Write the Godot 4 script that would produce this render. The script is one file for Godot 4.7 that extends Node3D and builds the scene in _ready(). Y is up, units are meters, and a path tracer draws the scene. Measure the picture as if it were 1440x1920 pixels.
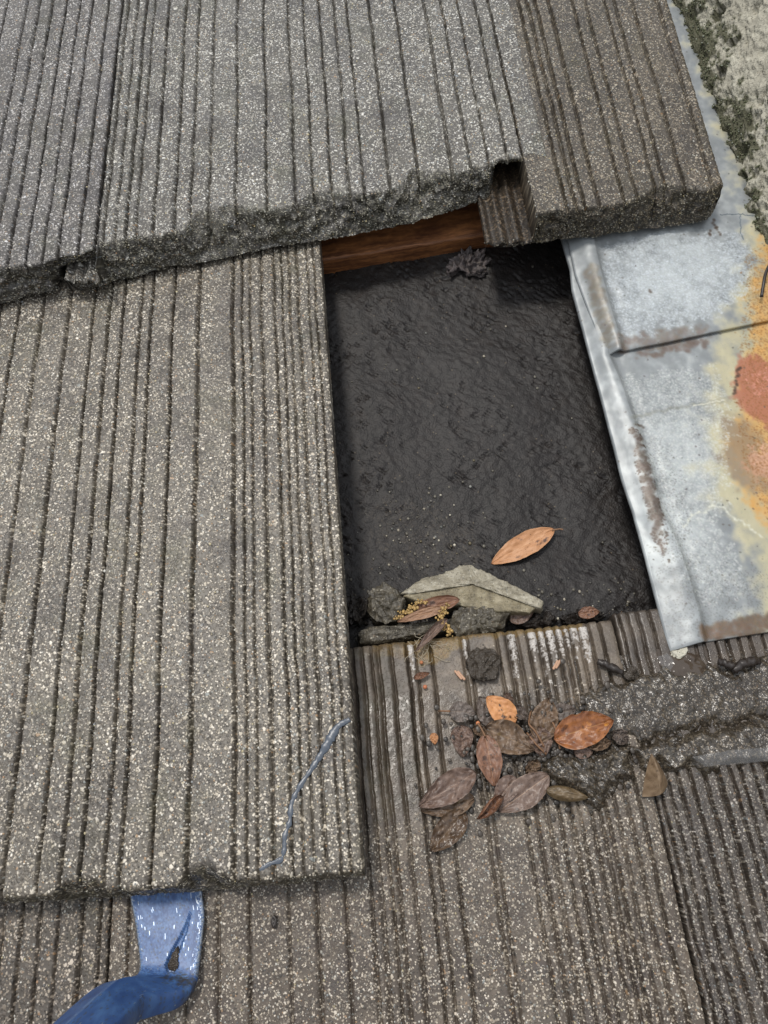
extends Node3D

# Roof frame: x along the courses, y out of the roof, z down the slope, metres; TILT turns it into the world.
const PITCH := 22.0
const FALL := 0.075           # how much a tile rises per metre down the slope
var tilt := Basis(Vector3.RIGHT, deg_to_rad(PITCH))
var eaves := Vector3(0, 4.0, 0)
var rng := RandomNumberGenerator.new()
var fine := FastNoiseLite.new()
var cell := FastNoiseLite.new()
var broad := FastNoiseLite.new()
var used := {}
var roof: Node3D
var M := {}
var pebbles := []

# ---------------------------------------------------------------- naming and placing
func numbered(called: String) -> String:
	if not used.has(called):
		used[called] = 0
		return called
	used[called] += 1
	return "%s_%03d" % [called, used[called]]

func thing(called: String, label: String, category: String, at := Vector3.ZERO, group := "") -> Node3D:
	var o := Node3D.new()
	o.name = numbered(called)
	add_child(o)
	o.transform = Transform3D(tilt, eaves + tilt * at)
	o.set_meta("label", label)
	o.set_meta("category", category)
	if group:
		o.set_meta("group", group)
	return o

func part(called: String, mesh: Mesh, mat: Material, parent: Node3D, at := Vector3.ZERO) -> MeshInstance3D:
	var o := MeshInstance3D.new()
	o.name = called
	o.mesh = mesh
	o.material_override = mat
	o.position = at
	parent.add_child(o, true)
	return o

func lone(called: String, mesh: Mesh, mat: Material, at: Vector3, label: String, category: String, group := "", kind := "") -> MeshInstance3D:
	var o := MeshInstance3D.new()
	o.name = numbered(called)
	o.mesh = mesh
	o.material_override = mat
	add_child(o)
	o.transform = Transform3D(tilt, eaves + tilt * at)
	if label: o.set_meta("label", label)
	if category: o.set_meta("category", category)
	if group: o.set_meta("group", group)
	if kind: o.set_meta("kind", kind)
	return o

# ---------------------------------------------------------------- meshes
# Rows of points (each PackedVector3Array of the same length) joined into one smooth sheet; front faces up when rows run down the slope.
func skin(rows: Array, uv_of = null, colors := PackedColorArray(), closed := false) -> ArrayMesh:
	var nr := rows.size()
	var nc: int = rows[0].size()
	var P := PackedVector3Array()
	for r in rows: P.append_array(r)
	var N := PackedVector3Array(); N.resize(P.size())
	var U := PackedVector2Array(); U.resize(P.size())
	var custom: bool = uv_of != null
	for j in nr:
		var ja := maxi(j - 1, 0) * nc
		var jb := mini(j + 1, nr - 1) * nc
		var o := j * nc
		for i in nc:
			var ia := maxi(i - 1, 0)
			var ib := mini(i + 1, nc - 1)
			if closed:
				if i == 0: ia = nc - 2
				if i == nc - 1: ib = 1
			var n := (P[jb + i] - P[ja + i]).cross(P[o + ib] - P[o + ia])
			N[o + i] = n.normalized() if n.length_squared() > 1e-20 else Vector3.UP
			var p := P[o + i]
			U[o + i] = uv_of.call(p, i, j) if custom else Vector2(p.x, p.z)
	var I := PackedInt32Array(); I.resize((nr - 1) * (nc - 1) * 6)
	var k := 0
	for j in nr - 1:
		for i in nc - 1:
			var a := j * nc + i
			I[k] = a; I[k + 1] = a + 1; I[k + 2] = a + nc + 1
			I[k + 3] = a; I[k + 4] = a + nc + 1; I[k + 5] = a + nc
			k += 6
	var A := []
	A.resize(Mesh.ARRAY_MAX)
	A[Mesh.ARRAY_VERTEX] = P
	A[Mesh.ARRAY_NORMAL] = N
	A[Mesh.ARRAY_TEX_UV] = U
	if colors.size() == P.size(): A[Mesh.ARRAY_COLOR] = colors
	A[Mesh.ARRAY_INDEX] = I
	var m := ArrayMesh.new()
	m.add_surface_from_arrays(Mesh.PRIMITIVE_TRIANGLES, A)
	return m

func along(curve: Array, x: float) -> float:   # z of a polyline of (x, z) at x
	var n := curve.size()
	if x <= curve[0].x: return curve[0].y
	for i in n - 1:
		if x < curve[i + 1].x:
			return lerpf(curve[i].y, curve[i + 1].y, (x - curve[i].x) / maxf(curve[i + 1].x - curve[i].x, 1e-6))
	return curve[n - 1].y

func across(curve: Array, z: float) -> float:  # x of a polyline of (x, z) at z, z rising
	var n := curve.size()
	if z <= curve[0].y: return curve[0].x
	for i in n - 1:
		if z < curve[i + 1].y:
			return lerpf(curve[i].x, curve[i + 1].x, (z - curve[i].y) / maxf(curve[i + 1].y - curve[i].y, 1e-6))
	return curve[n - 1].x

# A combed concrete tile: ribbed top, broken tail face, sides and underside in one closed skin.
func tile(d: Dictionary) -> Dictionary:
	var xl: float = d.xl
	var xr: float = d.xr
	var w := xr - xl
	var a: float = d.a
	var z0: float = d.z0
	var thick: float = d.get("thick", 0.024)
	var flange: float = d.get("flange", 0.0)
	var cover: float = d.get("cover", 0.0)
	var lean: float = d.get("lean", 0.0)      # how far the right edge moves left towards the head
	var lean_l: float = d.get("lean_l", 0.0)
	var depth: float = d.get("depth", 0.0017)
	var rough: float = d.get("rough", 1.0)
	var worn: float = d.get("worn", 1.0)      # how much of the combing is left where the weather reached
	var comb: float = d.get("comb", 0.00028)
	var bumpy: float = d.get("grain", 0.00020)
	var places := []
	for i in int(w / float(d.get("dx", 0.0011))) + 1: places.append(xl + minf(w, i * float(d.get("dx", 0.0011))))
	places.append(xr)
	var lines := []
	for g in d.grooves:
		var strong: float = g.z
		var gw: float = rng.randf_range(0.0011, 0.0018) * (0.6 + 0.4 * strong)
		lines.append([g.x, depth * rng.randf_range(0.75, 1.2) * strong, gw])
		for q in [-1.5, -0.9, -0.45, -0.15, 0.12, 0.36, 0.62]: places.append(g.x + q * gw)
	places.sort()
	var X := PackedFloat32Array()
	for p in places:
		if p >= xl and p <= xr and (X.is_empty() or p - X[X.size() - 1] > 0.00012): X.append(p)
	var nc := X.size() - 1
	var prof := PackedFloat32Array(); prof.resize(nc + 1)
	for l in lines:
		for i in nc + 1:
			var u: float = (X[i] - l[0]) / l[2]
			if u < -1.6 or u > 0.7: continue
			var v := 0.0
			if u < -0.15: v = pow(clampf(1.0 - (-0.15 - u) / 1.35, 0, 1), 1.6)   # a slow slope on one side, a steep one on the other
			elif u > 0.12: v = clampf(1.0 - (u - 0.12) / 0.5, 0, 1)
			else: v = 1.0
			prof[i] = minf(prof[i], -l[1] * v)
	var top: Array = d.top
	var bot: Array = d.bottom
	var nt := int((along(top, (xl + xr) / 2) - z0) / float(d.get("dz", 0.0016)))
	var nf := 18
	var zt := PackedFloat32Array()
	var zb := PackedFloat32Array()
	for i in nc + 1:
		var x := X[i]
		zt.append(along(top, x) + rough * (0.0014 * fine.get_noise_2d(x * 60, 3.1) + 0.0008 * fine.get_noise_2d(x * 230, 7.7)))
		zb.append(maxf(along(bot, x) + rough * (0.0012 * fine.get_noise_2d(x * 70, 9.1) + 0.0006 * fine.get_noise_2d(x * 260, 17.7)), zt[i] - 0.004))
	var rows := []
	var low := func(x: float, z: float) -> float:
		return a + FALL * z - (thick * d.get("cover_thick", 0.32) if cover > 0.0 and x > xr - cover else thick)
	var lift = d.get("lift", null)
	var side := func(row: PackedVector3Array, yl: float, yr: float) -> PackedVector3Array:
		var out := PackedVector3Array()
		var p := row[0]
		var q := row[row.size() - 1]
		out.append(Vector3(p.x + 0.0003, minf(p.y, yl), p.z)); out.append(Vector3(p.x, lerpf(minf(p.y, yl), p.y, 0.7), p.z))
		out.append_array(row)
		out.append(Vector3(q.x, lerpf(minf(q.y, yr), q.y, 0.7), q.z)); out.append(Vector3(q.x - 0.0003, minf(q.y, yr), q.z))
		return out
	var under := func(zz: Callable) -> PackedVector3Array:
		var row := PackedVector3Array()
		for i in nc + 1:
			var z: float = zz.call(i)
			row.append(Vector3(X[i] - lean_shift(i, nc, lean, lean_l, z, zt[i], z0), low.call(X[i], z), z))
		return side.call(row, row[0].y, row[nc].y)
	rows.append(under.call(func(_i): return z0))
	for j in nt + 1:
		var row := PackedVector3Array(); row.resize(nc + 1)
		for i in nc + 1:
			var x := X[i]
			var z := lerpf(z0, zt[i], float(j) / nt)
			var jit := 0.00030 * fine.get_noise_2d(x * 60, z * 150) + 0.0009 * broad.get_noise_2d(x * 3.0, z * 14.0) + 0.00022 * cell.get_noise_2d(x * 700, z * 700)
			var y := a + FALL * z + prof[i] * (0.95 + 0.35 * broad.get_noise_2d(x * 60, z * 30)) * (lerpf(1.0, worn, smoothstep(0.165, 0.215, z)) if worn < 1.0 else 1.0)
			y += bumpy * cell.get_noise_2d(x * 850, z * 850) + 0.0006 * broad.get_noise_2d(x * 12, z * 9)
			if flange > 0.0 and x < xl + flange:
				y -= thick * d.get("flange_drop", 0.72) - 0.0018 * cos((x - xl) / flange * TAU * 3.0)
			y -= comb * absf(fine.get_noise_2d(x * 520, z * 5))       # the fine lines of the comb
			var e := minf(minf(x - xl, xr - x), zt[i] - z)     # worn arrises
			if e < 0.0025: y -= 0.0011 * pow(1.0 - e / 0.0025, 2.0)
			if lift != null: y += lift.call(x, z)
			row[i] = Vector3(x - lean_shift(i, nc, lean, lean_l, z, zt[i], z0) + (0.0005 * fine.get_noise_2d(z * 300, 4.0) if i == nc or i == 0 else jit), y, z)
		rows.append(side.call(row, low.call(xl, row[0].z), low.call(xr, row[nc].z)))
	var last: PackedVector3Array = rows[rows.size() - 1].slice(2, nc + 3)
	for f in range(1, nf + 1):
		var v := float(f) / nf
		var row := PackedVector3Array(); row.resize(nc + 1)
		for i in nc + 1:
			var x := X[i]
			var p := last[i]
			var yb: float = low.call(x, zb[i])
			var y := lerpf(p.y, yb, v)
			var z := lerpf(p.z, zb[i], pow(v, d.get("break_shape", 0.75)))
			var amp := 4.0 * v * (1.0 - v) + 0.15
			var k := rough * amp * (0.0042 * (0.5 - absf(fine.get_noise_3d(x * 48, y * 60, 1.5))) - 0.0016 + 0.0022 * fine.get_noise_3d(x * 90, y * 120, 5.0) + 0.0009 * fine.get_noise_3d(x * 330, y * 330, 8.5))
			row[i] = Vector3(p.x, y + 0.4 * k, z + k)
		rows.append(side.call(row, low.call(xl, row[0].z), low.call(xr, row[nc].z)))
	rows.append(under.call(func(i): return zb[i]))
	rows.append(rows[0])
	var scale: float = 1.0 / float(d.get("tex", 0.45))
	var shift: Vector2 = d.get("shift", Vector2.ZERO)
	var colors := PackedColorArray()
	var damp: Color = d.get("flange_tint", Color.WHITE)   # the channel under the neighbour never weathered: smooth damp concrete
	var dark_patches: float = d.get("dark_patches", 0.0)               # share of the broken edge tinted darker, in ragged patches
	for j in rows.size():
		for i in nc + 5:
			var at := clampi(i - 2, 0, nc)
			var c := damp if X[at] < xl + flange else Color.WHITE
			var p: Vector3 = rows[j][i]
			if dark_patches > 0.0 and j > nt and fine.get_noise_3d(p.x * 85, p.y * 120, p.z * 85) + 0.55 * cell.get_noise_3d(p.x * 520, p.y * 520, p.z * 520) < dark_patches * 2.0 - 1.0:
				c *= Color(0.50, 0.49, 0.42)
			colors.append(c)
	var m := skin(rows, func(p: Vector3, _i: int, j: int) -> Vector2:
		return Vector2(p.x - xl, p.z - z0 + (a + FALL * p.z - p.y if j > nt + 1 else 0.0)) * scale + shift, colors)
	return {"mesh": m, "rows": rows, "first": 1, "last_top": nt + 1, "last_face": nt + 1 + nf, "nc": nc, "prof": prof, "x": X, "clean": xl + flange}

func lean_shift(i: int, nc: int, lean: float, lean_l: float, z: float, zt: float, z0: float) -> float:
	if lean == 0.0 and lean_l == 0.0: return 0.0
	var s := float(i) / nc
	return lerpf(lean_l, lean, s) * (zt - z) / (zt - z0)

# Loose or bonded grains as one instanced mass.
func grains(called: String, parent: Node3D, places: Array, colors: Array, mat: Material, shape := 0) -> MultiMeshInstance3D:
	var mm := MultiMesh.new()
	mm.transform_format = MultiMesh.TRANSFORM_3D
	mm.use_colors = true
	mm.mesh = pebbles[shape]
	mm.instance_count = places.size()
	for i in places.size():
		mm.set_instance_transform(i, places[i])
		mm.set_instance_color(i, colors[i])
	var o := MultiMeshInstance3D.new()
	o.name = called
	o.multimesh = mm
	o.material_override = mat
	o.set_meta("kind", "stuff")
	if parent: parent.add_child(o, true)
	return o

func spun(at: Vector3, r: float, flat := 0.7) -> Transform3D:
	var b := Basis(Vector3(rng.randfn(), rng.randfn(), rng.randfn()).normalized(), rng.randf() * TAU)
	return Transform3D(b.scaled(Vector3(r, r * flat, r * rng.randf_range(0.8, 1.3))), at)

func grain_color() -> Color:                    # linear
	var k := rng.randf()
	var v := rng.randf_range(0.75, 1.2)
	var c := Color(0.44, 0.41, 0.35)
	if k < 0.22: c = Color(0.54, 0.52, 0.46)
	elif k < 0.55: c = Color(0.30, 0.28, 0.24)
	elif k < 0.68: c = Color(0.16, 0.155, 0.15)
	elif k < 0.69: c = Color(0.36, 0.22, 0.13)
	elif k < 0.75: c = Color(0.24, 0.25, 0.25)
	elif k < 0.84: c = Color(0.42, 0.36, 0.22)
	return Color(c.r * v, c.g * v, c.b * v)

func tile_grit(t: Dictionary, node: Node3D, n_top: int, n_face: int, size: float, zmin := -9.0, dim := 1.0) -> void:
	var places := []
	var colors := []
	var rows: Array = t.rows
	var guard := 0
	while places.size() < n_top and guard < n_top * 6:
		guard += 1
		var j := rng.randi_range(3, t.last_top - 2)
		var ci := rng.randi_range(4, t.nc - 2)
		if t.prof[ci - 2] < -0.0005 or t.prof[ci - 1] < -0.0005 or t.x[ci - 2] < t.clean: continue
		var p: Vector3 = rows[j][ci]
		if p.z < zmin or p.z > 0.31: continue
		var r := size * rng.randf_range(0.28, 0.75) * (1.5 if rng.randf() < 0.03 else 1.0)
		places.append(spun(p + Vector3(rng.randf_range(-1, 1) * 0.0004, r * 0.05, rng.randf_range(-1, 1) * 0.0008), r))
		var c := grain_color()
		colors.append(Color(c.r * dim, c.g * dim, c.b * dim))
	for k in n_face:
		var j := rng.randi_range(t.last_top - 1, t.last_face)
		var fi := rng.randi_range(2, t.nc + 2)
		if t.x[clampi(fi - 2, 0, t.nc)] < t.clean and rng.randf() < 0.75: continue
		var p: Vector3 = rows[j][fi]
		var r := size * rng.randf_range(0.3, 0.75)
		places.append(spun(p + Vector3(rng.randf_range(-1, 1) * 0.0005, -0.0003, -0.5 * r), r, 0.85))
		var c := grain_color()
		colors.append(Color(c.r * 0.85 * dim, c.g * 0.83 * dim, c.b * 0.76 * dim))
	grains("exposed_aggregate", node, places, colors, M.grain)

# A broken lump: an outline in plan, walls down to y0, a top that CROWN shapes.
func stone(outline: Array, y0: float, crown: Callable, inset := 0.12, amp := 0.0012, step := 0.0014, sharp := 0.5) -> ArrayMesh:
	var ring := PackedVector2Array()
	var mid := Vector2.ZERO
	for i in outline.size():
		var p: Vector2 = outline[i]
		var q: Vector2 = outline[(i + 1) % outline.size()]
		var n := maxi(1, int(p.distance_to(q) / step))
		for k in n: ring.append(p.lerp(q, float(k) / n))
	for p in ring: mid += p / ring.size()
	var area := 0.0
	for i in ring.size(): area += ring[i].cross(ring[(i + 1) % ring.size()])
	if area > 0.0: ring.reverse()
	ring.append(ring[0])
	var rows := []
	var walls := 7
	var lids := 14
	for k in walls + lids + 1:
		var row := PackedVector3Array()
		for p in ring:
			var wall := k <= walls
			var f := 1.0 + 0.06 * (1.0 - float(k) / walls) if wall else lerpf(1.0, 0.0, pow(float(k - walls) / lids, 1.0))
			var q := mid + (p - mid) * f
			var top: float = crown.call(q)
			var y := lerpf(y0, top, float(k) / walls) if wall else top
			var edge := clampf((1.0 - f) / inset, 0, 1)
			if k >= walls: y -= sharp * (top - y0) * 0.3 * pow(1.0 - edge, 2.0)
			else: y = minf(y, top - sharp * (top - y0) * 0.3)
			var n3 := amp * (fine.get_noise_3d(q.x * 130, y * 130, q.y * 130) + 0.6 * cell.get_noise_3d(q.x * 420, y * 420, q.y * 420))
			var off := (p - mid).normalized() * n3 * (1.0 if k <= walls + 1 else 0.3)
			row.append(Vector3(q.x + off.x, y + n3 * (1.0 if k > 0 else 0.0), q.y + off.y))
		rows.append(row)
	rows.reverse()
	return skin(rows, null, PackedColorArray(), true)

func tube(points: Array, radii: Array, sides := 7, knobbly := 0.0, flat := 1.0) -> ArrayMesh:
	var rows := []
	var n := points.size()
	for i in n:
		var dir: Vector3 = (points[mini(i + 1, n - 1)] - points[maxi(i - 1, 0)]).normalized()
		var s := dir.cross(Vector3.UP if absf(dir.y) < 0.9 else Vector3.RIGHT).normalized()
		var t := s.cross(dir)
		var row := PackedVector3Array()
		for k in sides + 1:
			var ang := TAU * k / sides
			var r: float = radii[i] * (1.0 + knobbly * cell.get_noise_2d(i * 31.7, (k % sides) * 17.3))
			row.append(points[i] + (s * cos(ang) + t * sin(ang) * flat) * r)
		rows.append(row)
	var tip0 := PackedVector3Array(); var tip1 := PackedVector3Array()
	for k in sides + 1:
		tip0.append(points[0]); tip1.append(points[n - 1])
	rows.push_front(tip0); rows.append(tip1)
	return skin(rows, null, PackedColorArray(), true)

func smooth(points: Array, per := 6) -> Array:
	var c := Curve3D.new()
	for i in points.size():
		var t: Vector3 = (points[mini(i + 1, points.size() - 1)] - points[maxi(i - 1, 0)]) / 6.0
		c.add_point(points[i], -t, t)
	var out := []
	for i in points.size() - 1:
		for k in per: out.append(c.sample(i, float(k) / per))
	out.append(points[points.size() - 1])
	return out

# A leaf blade from its stalk end to its tip; CUP rolls it across, BEND arches it along, both as angles or shares of its length.
func leaf(called: String, label: String, base: Vector3, tip: Vector3, width: float, skin_mat: Material, o := {}) -> Node3D:
	var t := thing(called, label, o.get("category", "leaf"), base, o.get("group", "dead leaves on the roof"))
	var ax := tip - base
	var L := ax.length()
	var d := ax / L
	var up: Vector3 = o.get("up", Vector3.UP)
	var r := d.cross(up).normalized()
	var n := r.cross(d)
	var cup: float = o.get("cup", 0.35)
	var bend: float = o.get("bend", 0.05)
	var twist: float = o.get("twist", 0.0)
	var blunt: float = o.get("blunt", 0.8)
	var seed_: float = rng.randf() * 50.0
	var rip: float = o.get("rip", 0.0)
	var wave: float = o.get("wave", 0.0010)
	var rows := []
	var nu := 16
	var nv := 34
	for pass_ in 2:
		for j in nv + 1:
			var v := float(j) / nv
			if pass_ == 1: v = 1.0 - v
			var w := width * 0.5 * pow(maxf(sin(PI * pow(v, blunt)), 0.0), 0.72) + 0.00005
			w *= 1.0 + 0.05 * fine.get_noise_2d(v * 5.0, seed_) + 0.03 * fine.get_noise_2d(v * 24.0, seed_ + 5.0)
			var row := PackedVector3Array()
			for i in nu + 1:
				var s := 1.0 - 2.0 * i / nu
				if rip > 0.0 and absf(v - rip) < 0.05 and s > 0.35: w *= 0.985
				var th := s * cup
				var rad := w / maxf(absf(cup), 0.01)
				var lx := rad * sin(absf(cup) * s)
				var ly := rad * (1.0 - cos(th)) * signf(cup)
				var tw := twist * (v - 0.5)
				var p := d * (v * L) + (r * cos(tw) + n * sin(tw)) * lx + (n * cos(tw) - r * sin(tw)) * ly
				p += n * (bend * L * sin(PI * v) + wave * fine.get_noise_3d(s * 2.2, v * 5.5, seed_) + o.get("tip_up", 0.0) * L * v * v * v)
				p -= n * 0.0005 * exp(-s * s * 160.0)         # the midrib is a crease
				if pass_ == 1: p -= n * 0.00012
				row.append(p)
			rows.append(row)
	part("blade", skin(rows, func(_p: Vector3, i: int, j: int) -> Vector2: return Vector2(float(i) / nu, (float(j) / nv) if j <= nv else (2.0 * nv + 1 - j) / nv)), skin_mat, t)
	if o.has("stalk"):
		var e: Vector3 = o.stalk - base
		part("stalk", tube(smooth([d * L * 0.04 + n * 0.0002, e * 0.5 + Vector3(0, 0.0006, 0), e], 4), [0.0007, 0.0006, 0.0006, 0.0005, 0.0005, 0.0005, 0.0005, 0.0005, 0.0006]), M.stalk, t)
	return t

# ---------------------------------------------------------------- painting of textures (print, stain and grain only)
var stamps := {}
func stamp(r: int, kind: int, c: Color) -> Image:     # 0-5 angular grain, 6 soft blot, 7 dome for height
	var key := "%d %d %s" % [r, kind, c.to_html()]
	if stamps.has(key): return stamps[key]
	var s := 2 * r + 3
	var im := Image.create(s, s, false, Image.FORMAT_RGBA8)
	for y in s:
		for x in s:
			var dx := x - r - 1.0
			var dy := y - r - 1.0
			var ang := atan2(dy, dx)
			var lim := r * (0.86 + 0.16 * sin(2 * ang + kind * 1.3) + 0.09 * sin(3 * ang + kind * 2.1) + 0.07 * sin(5 * ang + kind * 0.7)) + 0.4
			var dist := sqrt(dx * dx + dy * dy)
			var al := clampf(lim - dist + 0.5, 0, 1)
			if kind == 6: al = pow(clampf(1.0 - dist / (r + 1.0), 0, 1), 1.3)
			im.set_pixel(x, y, Color(c.r, c.g, c.b, al * c.a))
	stamps[key] = im
	return im

var domes := {}
func dome(r: int, kind: int, high: float) -> Image:
	var key := "%d %d %d" % [r, kind, int(high * 8)]
	if domes.has(key): return domes[key]
	var s := 2 * r + 3
	var im := Image.create(s, s, false, Image.FORMAT_RGBA8)
	for y in s:
		for x in s:
			var dx := x - r - 1.0
			var dy := y - r - 1.0
			var ang := atan2(dy, dx)
			var lim := r * (0.86 + 0.16 * sin(2 * ang + kind * 1.3) + 0.09 * sin(3 * ang + kind * 2.1) + 0.07 * sin(5 * ang + kind * 0.7)) + 0.4
			var dist := sqrt(dx * dx + dy * dy)
			var v := 0.35 + 0.6 * high * sqrt(clampf(1.0 - pow(dist / (lim + 0.5), 2.0), 0, 1))
			im.set_pixel(x, y, Color(v, v, v, clampf(lim - dist + 0.7, 0, 1)))
	domes[key] = im
	return im

func put(im: Image, st: Image, at: Vector2i, wrap := false) -> void:
	var s := st.get_width()
	var p := at - Vector2i(s / 2, s / 2)
	im.blend_rect(st, Rect2i(0, 0, s, s), p)
	if wrap:
		var W := im.get_width()
		var H := im.get_height()
		var ox := W if p.x < 0 else (-W if p.x + s > W else 0)
		var oy := H if p.y < 0 else (-H if p.y + s > H else 0)
		if ox: im.blend_rect(st, Rect2i(0, 0, s, s), p + Vector2i(ox, 0))
		if oy: im.blend_rect(st, Rect2i(0, 0, s, s), p + Vector2i(0, oy))
		if ox and oy: im.blend_rect(st, Rect2i(0, 0, s, s), p + Vector2i(ox, oy))

# Uneven ground colour: broad noise between colours, drawn small and blown up.
func mottle(w: int, h: int, small: int, c0: Color, c1: Color, c2: Color, freq: float, sd: int, patchy := 1.3) -> Image:
	var n := FastNoiseLite.new()
	n.seed = sd
	n.noise_type = FastNoiseLite.TYPE_SIMPLEX_SMOOTH
	n.frequency = freq / small
	n.fractal_octaves = 5
	n.fractal_gain = 0.6
	var sh := maxi(1, int(small * float(h) / w))
	var bytes := n.get_seamless_image(small, sh).get_data()
	var im := Image.create(small, sh, false, Image.FORMAT_RGBA8)
	for y in sh:
		for x in small:
			var v := clampf((bytes[y * small + x] / 255.0 - 0.5) * patchy + 0.5, 0, 1)
			var c := c0.lerp(c1, v * 2.0) if v < 0.5 else c1.lerp(c2, v * 2.0 - 1.0)
			c.a = 1.0
			im.set_pixel(x, y, c)
	im.resize(w, h, Image.INTERPOLATE_CUBIC)
	return im

const SANDS := [["3a3733", 12], ["55514b", 19], ["76716a", 20], ["9c968a", 18], ["c3bdaf", 15], ["dfdbd0", 11], ["efece4", 3], ["a58a6c", 2], ["8b9293", 3]]
func sand() -> Color:
	var k := rng.randi_range(0, 102)
	for s in SANDS:
		k -= s[1]
		if k < 0: return Color(s[0])
	return Color("a79f90")

func texture_of(im: Image) -> ImageTexture:
	return ImageTexture.create_from_image(im)

func scatter_grains(col: Image, hgt: Image, n: int, r0: int, r1: int, wrap: bool, keep = null, alpha := 1.0) -> void:
	var W := col.get_width()
	var H := col.get_height()
	for k in n:
		var at := Vector2i(rng.randi_range(0, W - 1), rng.randi_range(0, H - 1))
		if keep != null and rng.randf() > keep.call(at.x, at.y): continue
		var r := rng.randi_range(r0, r1)
		var kind := rng.randi_range(0, 5)
		var c := sand()
		c.a = alpha
		put(col, stamp(r, kind, c), at, wrap)
		put(hgt, dome(r, kind, [0.4, 0.7, 1.0][rng.randi_range(0, 2)]), at, wrap)

func blots(im: Image, n: int, zone: Array, box: Rect2, per: float, c: Color, r0: int, r1: int, kind := 6, ragged := 0.0) -> void:
	# n blots of colour inside the outline ZONE (metres); BOX says which metres the picture covers, PER its texels per metre
	var lo := Vector2(1e9, 1e9)
	var hi := -lo
	var poly := PackedVector2Array()
	for p in zone:
		lo = lo.min(p); hi = hi.max(p); poly.append(p)
	for k in n:
		var p := Vector2(rng.randf_range(lo.x, hi.x), rng.randf_range(lo.y, hi.y))
		var q := p + ragged * Vector2(fine.get_noise_2d(p.x * 90, p.y * 90), fine.get_noise_2d(p.x * 90 + 40, p.y * 90))
		if not Geometry2D.is_point_in_polygon(q, poly): continue
		var cc := c
		var v := rng.randf_range(0.9, 1.1)
		cc = Color(snappedf(clampf(c.r * v, 0, 1), 0.03), snappedf(clampf(c.g * v, 0, 1), 0.03), snappedf(clampf(c.b * v, 0, 1), 0.03), c.a)
		put(im, stamp(rng.randi_range(r0, r1), kind if kind >= 6 else rng.randi_range(0, 5), cc), Vector2i((p - box.position) * per))

func stroke(im: Image, pts: Array, box: Rect2, per: float, c: Color, r: int, wob := 0.0) -> void:
	for i in pts.size() - 1:
		var p: Vector2 = pts[i]
		var q: Vector2 = pts[i + 1]
		var n := maxi(1, int(p.distance_to(q) * per / maxf(r * 0.6, 0.7)))
		for k in n:
			var s := p.lerp(q, float(k) / n)
			s += wob * Vector2(fine.get_noise_2d(s.x * 200, s.y * 200), fine.get_noise_2d(s.y * 200, s.x * 200 + 9))
			put(im, stamp(r, 6, c), Vector2i((s - box.position) * per))

func concrete(col: ImageTexture, hgt: ImageTexture, tint: Color, rough: float, relief: float, spec := 0.5) -> StandardMaterial3D:
	var m := StandardMaterial3D.new()
	m.albedo_texture = col
	m.albedo_color = tint
	m.roughness = rough
	m.metallic_specular = spec
	m.heightmap_enabled = true
	m.heightmap_texture = hgt
	m.heightmap_scale = relief
	return m

func plain(c: Color, rough: float, metal := 0.0, spec := 0.5) -> StandardMaterial3D:
	var m := StandardMaterial3D.new()
	m.albedo_color = c
	m.roughness = rough
	m.metallic = metal
	m.metallic_specular = spec
	return m

func tri(m: StandardMaterial3D, per_metre: float) -> StandardMaterial3D:
	m.uv1_triplanar = true
	m.uv1_scale = Vector3.ONE * per_metre
	return m

func leaf_skin(sd: int, a: Color, b: Color, rib: Color, spot: Color, spots: int, rough: float, blot := []) -> StandardMaterial3D:
	var W := 192
	var H := 384
	var n := FastNoiseLite.new()
	n.seed = sd
	n.frequency = 1.0
	n.fractal_octaves = 5
	var im := Image.create(W, H, false, Image.FORMAT_RGBA8)
	var hg := Image.create(W, H, false, Image.FORMAT_RGBA8)
	for y in H:
		for x in W:
			var u := float(x) / W - 0.5
			var v := float(y) / H
			var k := clampf(0.5 + 0.8 * n.get_noise_2d(u * 3.0, v * 5.0) + 0.16 * n.get_noise_2d(u * 60.0, v * 110.0), 0, 1)
			var c := a.lerp(b, k)
			var q := fposmod(v * 9.0 - absf(u) * 7.0 + 0.25 * n.get_noise_2d(u * 6 + 9, v * 9), 1.0)
			var vein := clampf(1.0 - absf(q - 0.5) * 26.0, 0, 1) * 0.16
			var mid := clampf(1.3 - absf(u) * W * 0.42, 0, 1)
			c = c.lerp(rib, clampf(maxf(vein, mid * 0.8), 0, 1))
			c = c.lerp(rib, clampf((absf(u) - 0.465) * 18.0, 0, 1) * 0.45)
			im.set_pixel(x, y, Color(c.r, c.g, c.b, 1))
			var hh := 0.5 + 0.25 * n.get_noise_2d(u * 30, v * 60) + 0.3 * vein - 0.3 * mid
			hg.set_pixel(x, y, Color(hh, hh, hh, 1))
	for k in spots:
		var r := rng.randi_range(1, 4) if rng.randf() < 0.9 else rng.randi_range(5, 14)
		put(im, stamp(r, 6, Color(spot, 0.7)), Vector2i(rng.randi_range(0, W), rng.randi_range(0, H)))
	for bl in blot:                                        # [u, v, radius, colour]
		for k in 26:
			put(im, stamp(int(bl[2] * rng.randf_range(0.3, 0.6)), 6, Color(bl[3], 0.5)), Vector2i(int(bl[0] * W + rng.randfn() * bl[2] * 0.4), int(bl[1] * H + rng.randfn() * bl[2] * 0.5)))
	var m := concrete(texture_of(im), texture_of(hg), Color.WHITE, rough, 0.018)
	m.backlight_enabled = true
	m.backlight = Color(0.12, 0.10, 0.07)
	return m

const A5 := 0.02338
const A4 := 0.05270
const AU := 0.08100

func on5(p: Vector2, dh := 0.0) -> Vector3:
	return Vector3(p.x, A5 + FALL * p.y + dh, p.y)

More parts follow.
